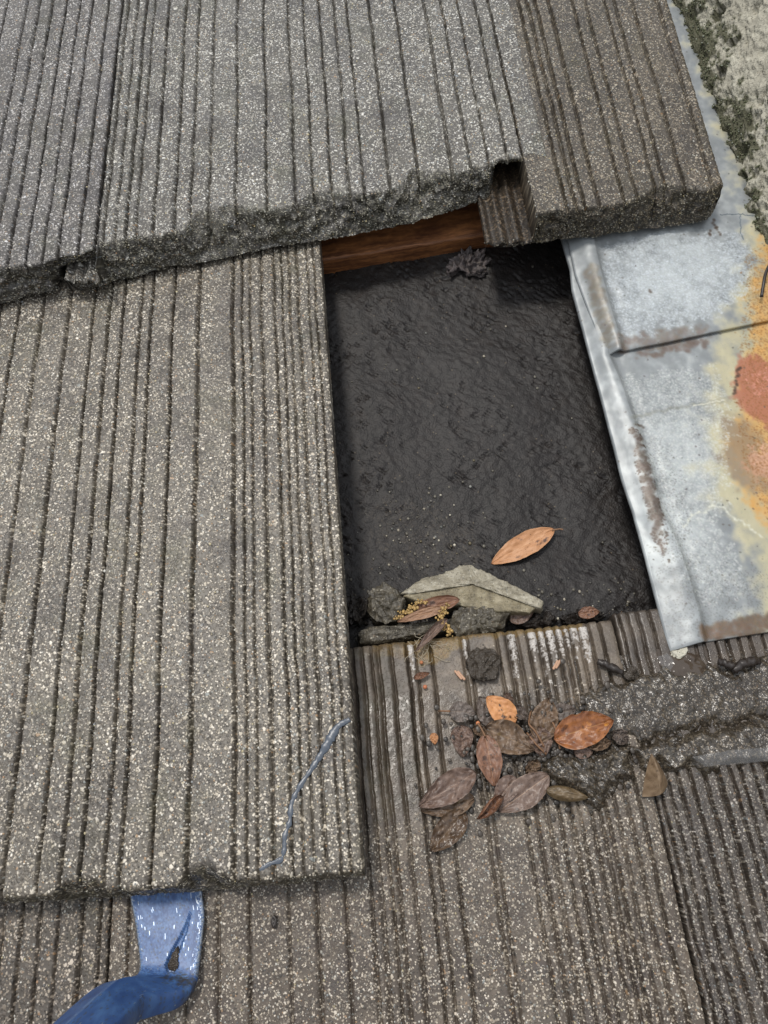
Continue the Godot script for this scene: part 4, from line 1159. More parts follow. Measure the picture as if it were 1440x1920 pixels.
func build_debris() -> void:
	# the pale shard: a flake of tile, its broken upper side a bevel
	var a1 := Vector3(0.0082, 0.0200, 0.0647)
	var b1 := Vector3(0.0478, 0.0170, 0.0516)
	var c1 := Vector3(0.0901, 0.0240, 0.0828)
	var face := slope_top(a1, b1, c1)
	var ridge_p := Vector2(Vector3(0.0457, 0.0200, 0.0609).x, Vector3(0.0457, 0.0200, 0.0609).z)
	var sh := thing("tile_shard", "pale angular flake of broken tile leaning in the hole", "stone", Vector3.ZERO, "rubble in the hole")
	part("face", stone([Vector2(0.0070, 0.0662), Vector2(0.0193, 0.0582), Vector2(0.0362, 0.0550), Vector2(0.0464, 0.0518), Vector2(0.0574, 0.0569), Vector2(0.0715, 0.0667), Vector2(0.0837, 0.0757), Vector2(0.0906, 0.0814), Vector2(0.0837, 0.0862), Vector2(0.0705, 0.0841), Vector2(0.0554, 0.0832), Vector2(0.0411, 0.0761), Vector2(0.0277, 0.0740), Vector2(0.0161, 0.0714)], 0.001, func(q: Vector2) -> float: return face.call(q) - 0.0012 - 0.22 * maxf(0.0, ridge_p.y + 0.06 * (q.x - ridge_p.x) - q.y) + 0.0004 * fine.get_noise_2d(q.x * 60, q.y * 60), 0.04, 0.0006, 0.0014, 0.12), M.stone_olive, sh)
	part("broken_rim", stone([Vector2(0.0055, 0.0645), Vector2(0.0195, 0.0557), Vector2(0.0364, 0.0532), Vector2(0.0453, 0.0491), Vector2(0.0528, 0.0502), Vector2(0.0625, 0.0571), Vector2(0.0750, 0.0656), Vector2(0.0857, 0.0731), Vector2(0.0938, 0.0799), Vector2(0.0916, 0.0845), Vector2(0.0868, 0.0829), Vector2(0.0800, 0.0770), Vector2(0.0692, 0.0695), Vector2(0.0568, 0.0611), Vector2(0.0471, 0.0565), Vector2(0.0350, 0.0588), Vector2(0.0224, 0.0610), Vector2(0.0136, 0.0657)], 0.001, func(q: Vector2) -> float: return face.call(q) + 0.0002 + 0.0006 * fine.get_noise_2d(q.x * 150, q.y * 150), 0.3, 0.0010, 0.0012, 0.1), M.stone_pale, sh)
	lump("rubble_stone", [Vector2(-0.0154, 0.0638), Vector2(-0.0097, 0.0576), Vector2(-0.0041, 0.0565), Vector2(0.0024, 0.0607), Vector2(0.0077, 0.0698), Vector2(0.0070, 0.0760), Vector2(0.0010, 0.0809), Vector2(-0.0065, 0.0822), Vector2(-0.0137, 0.0787), Vector2(-0.0165, 0.0721)], 0.001, func(q: Vector2) -> float: return 0.021 + 0.0020 * fine.get_noise_2d(q.x * 45, q.y * 45), M.stone_dark, "rounded dark grey stone left of the pale flake", "stone", "rubble in the hole", 0.5, 0.0016)
	lump("rubble_stone", [Vector2(0.0339, 0.0862), Vector2(0.0377, 0.0804), Vector2(0.0449, 0.0770), Vector2(0.0552, 0.0764), Vector2(0.0647, 0.0805), Vector2(0.0719, 0.0847), Vector2(0.0687, 0.0899), Vector2(0.0668, 0.0938), Vector2(0.0534, 0.0958), Vector2(0.0390, 0.0963), Vector2(0.0341, 0.0924)], 0.002, func(q: Vector2) -> float: return 0.024 + 0.0022 * fine.get_noise_2d(q.x * 42, q.y * 42), M.stone_dark, "grey stone with a whitish right end, below the pale flake", "stone", "rubble in the hole", 0.5, 0.0014)
	lump("rubble_slab", [Vector2(-0.0238, 0.0868), Vector2(-0.0175, 0.0837), Vector2(-0.0006, 0.0841), Vector2(0.0163, 0.0841), Vector2(0.0352, 0.0841), Vector2(0.0360, 0.0883), Vector2(0.0316, 0.0912), Vector2(0.0187, 0.0926), Vector2(0.0051, 0.0939), Vector2(-0.0151, 0.0948), Vector2(-0.0231, 0.0937)], 0.002, func(q: Vector2) -> float: return 0.0205 + 0.0010 * fine.get_noise_2d(q.x * 60, q.y * 60), M.stone_dark, "long dark slab of mortar lying along the head of the lower tile", "mortar slab", "rubble in the hole", 0.3, 0.0010)
	lump("rubble_stone", [Vector2(-0.0302, 0.0617), Vector2(-0.0257, 0.0578), Vector2(-0.0189, 0.0614), Vector2(-0.0161, 0.0689), Vector2(-0.0189, 0.0765), Vector2(-0.0267, 0.0785), Vector2(-0.0305, 0.0745)], -0.002, func(q: Vector2) -> float: return 0.009 + 0.003 * fine.get_noise_2d(q.x * 60, q.y * 60), M.silt, "black clod in the lower left corner of the hole", "clod", "rubble in the hole", 0.6, 0.0030)
	lump("rubble_stone", [Vector2(0.0804, 0.0864), Vector2(0.0882, 0.0845), Vector2(0.0986, 0.0842), Vector2(0.1032, 0.0888), Vector2(0.0990, 0.0933), Vector2(0.0868, 0.0934), Vector2(0.0810, 0.0914)], -0.002, func(q: Vector2) -> float: return 0.013 + 0.002 * fine.get_noise_2d(q.x * 60, q.y * 60), M.silt, "black clod right of the grey stone, against the lower tile", "clod", "rubble in the hole", 0.6, 0.0026)
	lump("rubble_stone", [Vector2(0.1054, 0.0884), Vector2(0.1155, 0.0853), Vector2(0.1292, 0.0853), Vector2(0.1339, 0.0893), Vector2(0.1277, 0.0928), Vector2(0.1106, 0.0931)], -0.002, func(q: Vector2) -> float: return 0.011 + 0.002 * fine.get_noise_2d(q.x * 60, q.y * 60), M.silt, "low black clod at the right of the hole's lower edge", "clod", "rubble in the hole", 0.6, 0.0030)
	lump("tar_blob", [Vector2(0.0691, -0.2000), Vector2(0.0788, -0.2093), Vector2(0.0886, -0.2133), Vector2(0.0989, -0.2109), Vector2(0.1003, -0.2002), Vector2(0.0938, -0.1897), Vector2(0.0858, -0.1927), Vector2(0.0789, -0.1977), Vector2(0.0723, -0.1924)], -0.002, func(q: Vector2) -> float: return 0.004 + 0.005 * maxf(fine.get_noise_2d(q.x * 120, q.y * 120), -0.4), M.tar, "crumpled grey blob of tar at the top of the bare felt", "tar blob", "", 0.8, 0.0040)
	lump("mud_clod", [Vector2(0.0399, 0.1150), Vector2(0.0426, 0.1094), Vector2(0.0487, 0.1075), Vector2(0.0555, 0.1088), Vector2(0.0593, 0.1131), Vector2(0.0585, 0.1201), Vector2(0.0548, 0.1254), Vector2(0.0482, 0.1273), Vector2(0.0429, 0.1248), Vector2(0.0405, 0.1201)], A5 + FALL * 0.105 - 0.003, func(q: Vector2) -> float: return A5 + FALL * q.y + 0.0060 + 0.0012 * fine.get_noise_2d(q.x * 70, q.y * 70), M.mud, "flat round dark clod of mud on the lime streaked tile head", "mud clod", "", 0.5, 0.0016)
	lump("mud_clod", [Vector2(0.1313, 0.1297), Vector2(0.1354, 0.1282), Vector2(0.1385, 0.1311), Vector2(0.1364, 0.1346), Vector2(0.1320, 0.1348), Vector2(0.1301, 0.1321)], A5 + FALL * 0.12 - 0.003, func(q: Vector2) -> float: return A5 + FALL * q.y + 0.0042 + 0.0015 * fine.get_noise_2d(q.x * 150, q.y * 150), M.mud, "small black clod left of the flashing's lower corner", "mud clod", "", 0.6, 0.0018)
	# grit and crumbs washed over the felt
	var places := []
	var colors := []
	for k in 2600:
		var p := Vector2(rng.randf_range(-0.03, 0.16), rng.randf_range(-0.2, 0.1))
		var heap := exp(-pow((p.x - 0.025) / 0.032, 2.0) - pow((p.y - 0.022) / 0.03, 2.0)) + 0.7 * exp(-pow((p.y - 0.085) / 0.016, 2.0)) + 0.012
		if rng.randf() > heap: continue
		var y := 0.0020 * broad.get_noise_2d(p.x * 14, p.y * 14) + 0.004 * exp(-pow((p.y - 0.075) / 0.03, 2.0)) - 0.001
		var r := rng.randf_range(0.0003, 0.0011)
		places.append(spun(Vector3(p.x, y + r * 0.4, p.y), r))
		var c := grain_color()
		var s := 0.28 if rng.randf() < 0.8 else 0.85
		colors.append(Color(c.r * s, c.g * s * 0.95, c.b * s * 0.85))
	grains("grit", roof, places, colors, M.grain)
	# grains standing out of the mortar smears
	places = []
	colors = []
	for k in 5000:
		var p := Vector2(rng.randf_range(0.05, 0.30), rng.randf_range(0.115, 0.205))
		if fine.get_noise_2d(p.x * 40, p.y * 40) < -0.12: continue
		if p.x < 0.10 and p.y < 0.165 and rng.randf() < 0.8: continue
		var r := rng.randf_range(0.0003, 0.0009)
		places.append(spun(on5(p, rng.randf_range(0.001, 0.0065)), r))
		var c := grain_color()
		colors.append(Color(c.r * 0.7, c.g * 0.7, c.b * 0.68))
	# loose twigs, bark and seeds
	var lw := []
	for w in [[[Vector3(0.1165, 0.0356, 0.1224), Vector3(0.1220, 0.0362, 0.1256), Vector3(0.1298, 0.0362, 0.1308)], 0.0020, "short black twig on the wet mortar below the flashing"],
			[[Vector3(0.1855, 0.0376, 0.1299), Vector3(0.1892, 0.0395, 0.1322), Vector3(0.1949, 0.0390, 0.1349)], 0.0021, "black splinter of bark at the right, under the flashing's edge"],
			[[Vector3(0.1922, 0.0386, 0.1364), Vector3(0.2000, 0.0401, 0.1328), Vector3(0.2087, 0.0389, 0.1325)], 0.0024, "brown splinter of bark touching the black one at the right"]]:
		var pts: Array = smooth(w[0], 6)
		var rad := []
		for i in pts.size(): rad.append(w[1] * (0.75 + 0.4 * sin(PI * i / (pts.size() - 1.0))))
		lw.append(lone("bark_splinter", tube(pts.map(func(p): return p - w[0][0]), rad, 8, 0.35), M.bark, w[0][0], w[2], "bark splinter", "splinters of bark"))
	for w in [[[Vector3(0.0726, 0.0384, 0.1468), Vector3(0.0696, 0.0424, 0.1541), Vector3(0.0723, 0.0433, 0.1591), Vector3(0.0761, 0.0409, 0.1674)], "thin brown stem bent over the muddy leaves"],
			[[Vector3(0.0825, 0.0403, 0.1522), Vector3(0.0837, 0.0438, 0.1591), Vector3(0.0847, 0.0411, 0.1694)], "thin stem left of the orange leaf"],
			[[Vector3(0.0677, 0.0413, 0.1591), Vector3(0.0713, 0.0430, 0.1654), Vector3(0.0766, 0.0407, 0.1715)], "thin dark stem crossing the muddy leaf"]]:
		lone("dry_stem", tube(smooth(w[0], 6).map(func(p): return p - w[0][0]), range(30).map(func(_i): return 0.0006), 6, 0.1), M.stalk, w[0][0], w[1], "stem", "dry stems among the leaves")
	for w in [[[Vector3(0.0004, 0.0225, 0.0819), Vector3(0.0058, 0.0240, 0.0787), Vector3(0.0104, 0.0245, 0.0766), Vector3(0.0133, 0.0250, 0.0743), Vector3(0.0197, 0.0245, 0.0721)], "yellow flower stalk lying beside the dark grey stone"],
			[[Vector3(0.0334, 0.0245, 0.0756), Vector3(0.0307, 0.0265, 0.0806), Vector3(0.0281, 0.0272, 0.0853), Vector3(0.0300, 0.0280, 0.0910), Vector3(0.0333, 0.0290, 0.0956)], "yellow flower stalk standing left of the lower grey stone"]]:
		var f := thing("flower_stalk", w[1], "flower stalk", w[0][0], "dried flower stalks")
		var pts: Array = smooth(w[0], 8).map(func(p): return p - w[0][0])
		part("stem", tube(pts, pts.map(func(_p): return 0.0005), 6, 0.2), M.stalk, f)
		var pl := []
		var co := []
		for k in 95:
			var p: Vector3 = pts[clampi(int(pow(rng.randf(), 0.8) * pts.size()), 0, pts.size() - 1)]
			pl.append(spun(p + Vector3(rng.randfn(), absf(rng.randfn()), rng.randfn()) * 0.0011, rng.randf_range(0.0004, 0.0010)))
			var g := rng.randf_range(0.5, 1.2)
			co.append(Color(0.42 * g, 0.27 * g, 0.09 * g))
		grains("buds", f, pl, co, M.grain)
	for w in [[Vector3(0.0130, 0.0338, 0.1121), 0.0011, Color("a86a44"), "lone reddish seed near the head of the lower tile"], [Vector3(0.0135, 0.0349, 0.1268), 0.0013, Color("b06c4a"), "reddish seed below the curled leaf scrap"], [Vector3(0.0410, 0.0407, 0.1510), 0.0012, Color("c07a50"), "orange seed between the dark and reddish leaves"]]:
		var s := SphereMesh.new()
		s.radius = w[1]; s.height = w[1] * 1.7; s.radial_segments = 14; s.rings = 8
		lone("seed", s, plain(w[2], 0.5), w[0], w[3], "seed", "seeds")
	for w in [[[Vector3(0.0061, 0.0341, 0.1165), Vector3(0.0081, 0.0349, 0.1213)], "small beaded pink catkin on the grey rib"], [[Vector3(0.0911, 0.0346, 0.1234), Vector3(0.0943, 0.0347, 0.1193)], "small beaded pink catkin between lime streaks"], [[Vector3(0.0332, 0.0343, 0.1193), Vector3(0.0363, 0.0351, 0.1242)], "small beaded pink catkin left of the mud clod"]]:
		if w[1].begins_with("small beaded pink catkin on the grey"): continue
		var pl := []
		var co := []
		var d: Vector3 = w[0][1] - w[0][0]
		for k in 16:
			pl.append(spun(w[0][0] + d * (k / 15.0) + Vector3(0.0007 * (1 if k % 2 else -1), 0, 0.0003), 0.0008))
			co.append(Color(0.46, 0.27, 0.17))
		var c := thing("catkin", w[1], "catkin", w[0][0], "fallen catkins")
		grains("scales", c, pl.map(func(t): return Transform3D(t.basis, t.origin - w[0][0])), co, M.grain)
	var fib := thing("plant_fibres", "tangle of pale fine fibres on the head of the lower tile", "fibres", Vector3(0.0139, 0.0332, 0.1037))
	for k in 16:
		var p := Vector3(0.0139, 0.0332, 0.1037) - Vector3(0.0139, 0.0332, 0.1037) + Vector3(rng.randf_range(-0.007, 0.007), 0, rng.randf_range(-0.008, 0.008))
		var pts := []
		var dir := rng.randf() * TAU
		for q in 6:
			pts.append(p)
			dir += rng.randfn(0, 0.7)
			p += Vector3(cos(dir), rng.randf_range(-0.2, 0.25), sin(dir)) * 0.0022
			p.y = maxf(p.y, -0.0008)
		part("fibre", tube(pts, pts.map(func(_p): return 0.00016), 4), M.fibre, fib)
	for w in [[[Vector3(0.2778, 0.0420, -0.1152), Vector3(0.2809, 0.0445, -0.1247), Vector3(0.2846, 0.0445, -0.1326), Vector3(0.2908, 0.0430, -0.1414)], 0.0011, "bent rusty nail on the flashing at the photo's right edge"], ]:
		lone("bent_nail", tube(smooth(w[0], 6).map(func(p): return p - w[0][0]), range(30).map(func(i): return w[1] * (1.25 if i == 0 else 1.0)), 9), M.bark, w[0][0], w[2], "nail")
	lone("felt_scrap", stone([Vector2(-0.0805, 0.2392), Vector2(-0.0796, 0.2385), Vector2(-0.0785, 0.2396), Vector2(-0.0788, 0.2420), Vector2(-0.0795, 0.2447), Vector2(-0.0806, 0.2438), Vector2(-0.0808, 0.2411)].map(func(p): return (p - Vector2(Vector3(-0.0798, 0.0415, 0.2416).x, Vector3(-0.0798, 0.0415, 0.2416).z))), -0.001, func(_q: Vector2) -> float: return 0.0012), M.bark, Vector3(-0.0797, 0.0423, 0.2415), "tiny dark scrap on the tile right of the pry bar", "scrap")
	# water lying in the channels of the soaked tiles
	for w in [[[Vector2(0.1527, 0.1231), Vector2(0.1588, 0.1218), Vector2(0.1614, 0.1266), Vector2(0.1584, 0.1333), Vector2(0.1544, 0.1316)], 0.0012], [[Vector2(0.1557, 0.1808), Vector2(0.1772, 0.1794), Vector2(0.2011, 0.1801), Vector2(0.1988, 0.1873), Vector2(0.1809, 0.1873), Vector2(0.1600, 0.1869)], 0.0078]]:
		var rows := []
		var poly: Array = w[0]
		lone("water", stone(poly, A5 + FALL * 0.12 - 0.002, func(q: Vector2) -> float: return A5 + FALL * q.y + w[1], 0.2, 0.0003, 0.002, 0.1), M.water, Vector3.ZERO, "", "", "", "structure")

# ---------------------------------------------------------------- leaves
func build_leaves() -> void:
	var tan_ := leaf_skin(81, Color("c08e66"), Color("a9774f"), Color("cba27a"), Color("5a3b28"), 90, 0.5, [[0.80, 0.22, 22, Color("4a3228")], [0.62, 0.30, 12, Color("5a3c2c")]])
	var tan_spot := leaf_skin(82, Color("c98f5c"), Color("b37a4c"), Color("d2a273"), Color("5a3b28"), 60, 0.5, [[0.62, 0.30, 18, Color("2e2320")], [0.45, 0.2, 12, Color("4b3628")]])
	var orange := leaf_skin(83, Color("6f442c"), Color("a06638"), Color("b0814f"), Color("3a2318"), 120, 0.36, [[0.35, 0.85, 16, Color("c88c3c")], [0.6, 0.6, 12, Color("b97c3c")], [0.7, 0.2, 18, Color("4b3024")]])
	var red := leaf_skin(84, Color("654636"), Color("8a634c"), Color("b08a6a"), Color("33241d"), 150, 0.42, [[0.30, 0.45, 20, Color("3c2d27")], [0.55, 0.68, 14, Color("30241f")]])
	var brown := leaf_skin(85, Color("5a493b"), Color("7a6450"), Color("8d7458"), Color("2b211a"), 170, 0.40, [[0.5, 0.3, 16, Color("6f5a3a")]])
	var grey := leaf_skin(86, Color("514842"), Color("6a5e56"), Color("887868"), Color("2a2420"), 130, 0.40)
	var purple := leaf_skin(87, Color("5b4a42"), Color("7b6558"), Color("9a8272"), Color("2c1f1b"), 120, 0.40)
	var olive := leaf_skin(88, Color("54452f"), Color("6d5b42"), Color("7c6a50"), Color("30271c"), 80, 0.35)

	leaf("leaf", "clean light tan leaf lying alone on the black felt", Vector3(0.1137, 0.0040, 0.0267), Vector3(0.0677, 0.0030, 0.0461), 0.0165, tan_, {"cup": 0.25, "bend": 0.03, "stalk": Vector3(0.1188, 0.0060, 0.0284), "blunt": 0.92, "group": ""})
	leaf("leaf", "glossy orange brown leaf at the right end of the leaf heap", Vector3(0.0816, 0.0437, 0.1641), Vector3(0.1172, 0.0422, 0.1570), 0.0205, orange, {"cup": 0.6, "bend": 0.08, "rip": 0.45, "twist": 0.25, "wave": 0.0018})
	leaf("leaf", "dark brown leaf half under the light tan one", Vector3(0.0523, 0.0394, 0.1538), Vector3(0.0440, 0.0376, 0.1359), 0.0150, grey, {"cup": 0.5, "twist": -0.3, "wave": 0.002})
	leaf("leaf", "light tan leaf with a dark burnt spot on top of the heap", Vector3(0.0621, 0.0409, 0.1531), Vector3(0.0480, 0.0404, 0.1367), 0.0145, tan_spot, {"cup": 0.35, "bend": 0.04})
	leaf("leaf", "grey leaf with a thin curved stalk at the left of the heap", Vector3(0.0256, 0.0376, 0.1425), Vector3(0.0408, 0.0382, 0.1448), 0.0118, grey, {"cup": 0.25, "stalk": Vector3(0.0195, 0.0370, 0.1416)})
	leaf("leaf", "crumpled purple brown leaf under the grey leaf", Vector3(0.0313, 0.0377, 0.1509), Vector3(0.0304, 0.0395, 0.1686), 0.0130, purple, {"cup": 0.45, "wave": 0.0026, "blunt": 0.7})
	leaf("leaf", "reddish leaf with a dark hole, pointing down the slope", Vector3(0.0438, 0.0427, 0.1577), Vector3(0.0452, 0.0418, 0.1857), 0.0142, red, {"cup": 0.30, "bend": 0.05, "stalk": Vector3(0.0408, 0.0422, 0.1512)})
	leaf("leaf", "big torn olive brown leaf in the middle of the heap", Vector3(0.0442, 0.0409, 0.1537), Vector3(0.0702, 0.0421, 0.1692), 0.0190, brown, {"cup": 0.55, "rip": 0.75, "wave": 0.0034, "twist": 0.4})
	leaf("leaf", "muddy leaf with a yellow edge left of the orange leaf", Vector3(0.0735, 0.0407, 0.1648), Vector3(0.0840, 0.0394, 0.1408), 0.0165, brown, {"cup": 0.5, "wave": 0.0030})
	leaf("leaf", "mud covered purple leaf at the foot of the muddy leaf", Vector3(0.0738, 0.0406, 0.1561), Vector3(0.0752, 0.0404, 0.1731), 0.0140, purple, {"cup": 0.55, "wave": 0.0030})
	leaf("leaf", "flat grey brown leaf with a pale midrib, lowest right of the heap", Vector3(0.0763, 0.0421, 0.1823), Vector3(0.0453, 0.0418, 0.1987), 0.0165, grey_rib(), {"cup": 0.4, "twist": -0.3, "wave": 0.0018, "bend": 0.04, "blunt": 0.9})
	leaf("leaf", "small dark brown leaf half under the grey brown one", Vector3(0.0574, 0.0420, 0.1816), Vector3(0.0441, 0.0420, 0.1948), 0.0120, purple, {"cup": 0.35})
	leaf("leaf", "broad brown leaf with an upturned edge at the lower left", Vector3(0.0360, 0.0417, 0.1773), Vector3(0.0020, 0.0438, 0.1921), 0.0170, purple, {"cup": 0.65, "bend": 0.07, "tip_up": 0.05, "twist": 0.5, "wave": 0.0022})
	leaf("leaf", "brown leaf mostly beneath the broad lower left one", Vector3(0.0336, 0.0407, 0.1904), Vector3(0.0030, 0.0409, 0.1941), 0.0135, brown, {"cup": 0.45, "wave": 0.002})
	leaf("leaf", "wet shining brown leaf, lowest of all on the tile", Vector3(0.0274, 0.0416, 0.1964), Vector3(0.0060, 0.0425, 0.2151), 0.0150, wet_brown(), {"cup": 0.5, "bend": 0.05, "twist": -0.35, "wave": 0.0022})
	leaf("leaf", "brown leaf rolled into a tube beside the grey brown one", Vector3(0.0492, 0.0427, 0.1914), Vector3(0.0327, 0.0445, 0.2013), 0.0150, red, {"cup": 2.4, "twist": 0.8, "wave": 0.002})
	leaf("leaf", "curled olive leaf folded lengthwise right of the heap", Vector3(0.0727, 0.0447, 0.1904), Vector3(0.0951, 0.0441, 0.1964), 0.0120, olive, {"cup": -1.5, "bend": 0.06})
	leaf("leaf", "dark leaf pressed against the top of the orange leaf", Vector3(0.0835, 0.0397, 0.1504), Vector3(0.0980, 0.0395, 0.1489), 0.0100, grey, {"cup": 0.3})
	leaf("leaf", "small brown scrap of leaf under the orange leaf's lower edge", Vector3(0.0918, 0.0423, 0.1725), Vector3(0.1024, 0.0424, 0.1730), 0.0070, purple, {"cup": 0.4})
	leaf("leaf", "curled brown scrap near the head of the lower tile", Vector3(0.0072, 0.0345, 0.1211), Vector3(0.0173, 0.0353, 0.1191), 0.0050, red, {"cup": 1.2})
	leaf("leaf", "tiny pale leaf scrap left of the heap", Vector3(0.0150, 0.0369, 0.1534), Vector3(0.0154, 0.0374, 0.1600), 0.0050, tan_, {"cup": 0.6})
	leaf("leaf", "brown hollow leaf lying between the pale flake and the grey stone", Vector3(0.0417, 0.0250, 0.0738), Vector3(0.0040, 0.0215, 0.0793), 0.0120, red, {"cup": 0.9, "bend": 0.02, "group": "leaves caught in the rubble"})
	leaf("leaf", "straight narrow brown leaf edge on among the rubble", Vector3(0.0329, 0.0262, 0.0787), Vector3(0.0009, 0.0235, 0.0836), 0.0062, tan_edge(), {"cup": 0.3, "bend": 0.04, "group": "leaves caught in the rubble"})
	leaf("leaf", "dark red leaf scrap sticking up over the tile head", Vector3(0.0320, 0.0275, 0.0858), Vector3(0.0098, 0.0373, 0.1060), 0.0080, purple, {"cup": 1.4, "group": "leaves caught in the rubble"})
	leaf("leaf", "dark plum leaf beside the black clod", Vector3(0.0724, 0.0140, 0.0882), Vector3(0.0876, 0.0160, 0.0847), 0.0090, purple, {"cup": 0.3, "group": "leaves caught in the rubble"})
	leaf("leaf", "rust brown scrap of leaf deep in the hole's lower right", Vector3(0.1156, 0.0150, 0.0888), Vector3(0.1293, 0.0150, 0.0882), 0.0080, red, {"cup": 0.4, "group": "leaves caught in the rubble"})
	for w in [[Vector3(0.0626, 0.0382, 0.1439), Vector3(0.0692, 0.0423, 0.1528), 0.0090, "torn dark scrap between the spotted leaf and the muddy leaf", grey, 0.9], [Vector3(0.0716, 0.0425, 0.1745), Vector3(0.0634, 0.0400, 0.1810), 0.0085, "shrivelled brown scrap above the grey brown leaf", brown, 1.1], [Vector3(0.1158, 0.0426, 0.1634), Vector3(0.1229, 0.0401, 0.1697), 0.0100, "muddy scrap at the tip of the orange leaf", grey, 0.8],
			[Vector3(0.0991, 0.0441, 0.1699), Vector3(0.1137, 0.0420, 0.1683), 0.0080, "dark soaked leaf edge under the orange leaf's tip", brown, 0.7], [Vector3(0.0391, 0.0388, 0.1524), Vector3(0.0451, 0.0420, 0.1598), 0.0070, "narrow brown scrap under the reddish leaf's stalk end", brown, 0.8], [Vector3(0.0596, 0.0376, 0.1356), Vector3(0.0625, 0.0401, 0.1429), 0.0050, "pale grey scrap behind the spotted leaf", grey_rib(), 0.8]]:
		leaf("leaf", w[3], w[0], w[1], w[2], w[4], {"cup": w[5], "wave": 0.003, "blunt": rng.randf_range(0.6, 0.9), "rip": 0.4, "twist": rng.randf_range(-0.8, 0.8)})
	var places := []
	var colors := []
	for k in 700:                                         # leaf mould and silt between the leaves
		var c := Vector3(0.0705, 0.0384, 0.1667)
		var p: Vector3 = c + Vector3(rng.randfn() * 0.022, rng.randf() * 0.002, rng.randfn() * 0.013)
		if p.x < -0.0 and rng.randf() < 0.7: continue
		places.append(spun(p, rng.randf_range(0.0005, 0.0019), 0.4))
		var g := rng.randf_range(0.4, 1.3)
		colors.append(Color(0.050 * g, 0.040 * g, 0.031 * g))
	grains("leaf_mould", roof, places, colors, M.grain, 1)
	# the folded leaf standing like a tent on the joint
	var o := thing("folded_leaf", "stiff tan leaf folded to a pointed triangle over the tile joint", "leaf", Vector3(0.1255, 0.0393, 0.1985), "dead leaves on the roof")
	var p0 := Vector3(0.1324, 0.0487, 0.1769)
	var p1 := Vector3(0.1249, 0.0403, 0.1987)
	var p2 := Vector3(0.1402, 0.0409, 0.1930)
	var ridge := Vector3(0.1336, 0.0534, 0.1873)
	var at := Vector3(0.1255, 0.0393, 0.1985)
	var rows := []
	for j in 25:
		var v := j / 24.0
		var row := PackedVector3Array()
		for i in 17:
			var u := i / 16.0
			var e: Vector3 = p1.lerp(p2, u) + Vector3(0, 0.006 * sin(PI * u), 0) + (p2 - p0).normalized() * 0.003 * sin(PI * u)
			var mid: Vector3 = p0.lerp(e, v)
			mid += Vector3(0, 0.0045 * sin(PI * v) * (1.0 - absf(u - 0.55) * 1.9), 0) + Vector3(1, 0, 0) * 0.0014 * sin(PI * v) * (u - 0.5)
			mid.y += 0.0005 * fine.get_noise_2d(u * 5, v * 6)
			row.append(mid - at)
		rows.append(row)
	part("blade", skin(rows, func(_p: Vector3, i: int, j: int) -> Vector2: return Vector2(0.15 + i / 22.0, j / 24.0)), folded_skin(), o)

func grey_rib() -> Material: return leaf_skin(90, Color("64534a"), Color("7c685c"), Color("b0937a"), Color("2f2621"), 160, 0.38)
func wet_brown() -> Material: return leaf_skin(91, Color("46372b"), Color("66523f"), Color("7a6650"), Color("2b2019"), 120, 0.16)
func tan_edge() -> Material: return leaf_skin(92, Color("80604a"), Color("a07c60"), Color("b89878"), Color("4a3528"), 60, 0.5)
func folded_skin() -> Material: return leaf_skin(93, Color("66523d"), Color("857058"), Color("8d7860"), Color("3b2d20"), 90, 0.42)

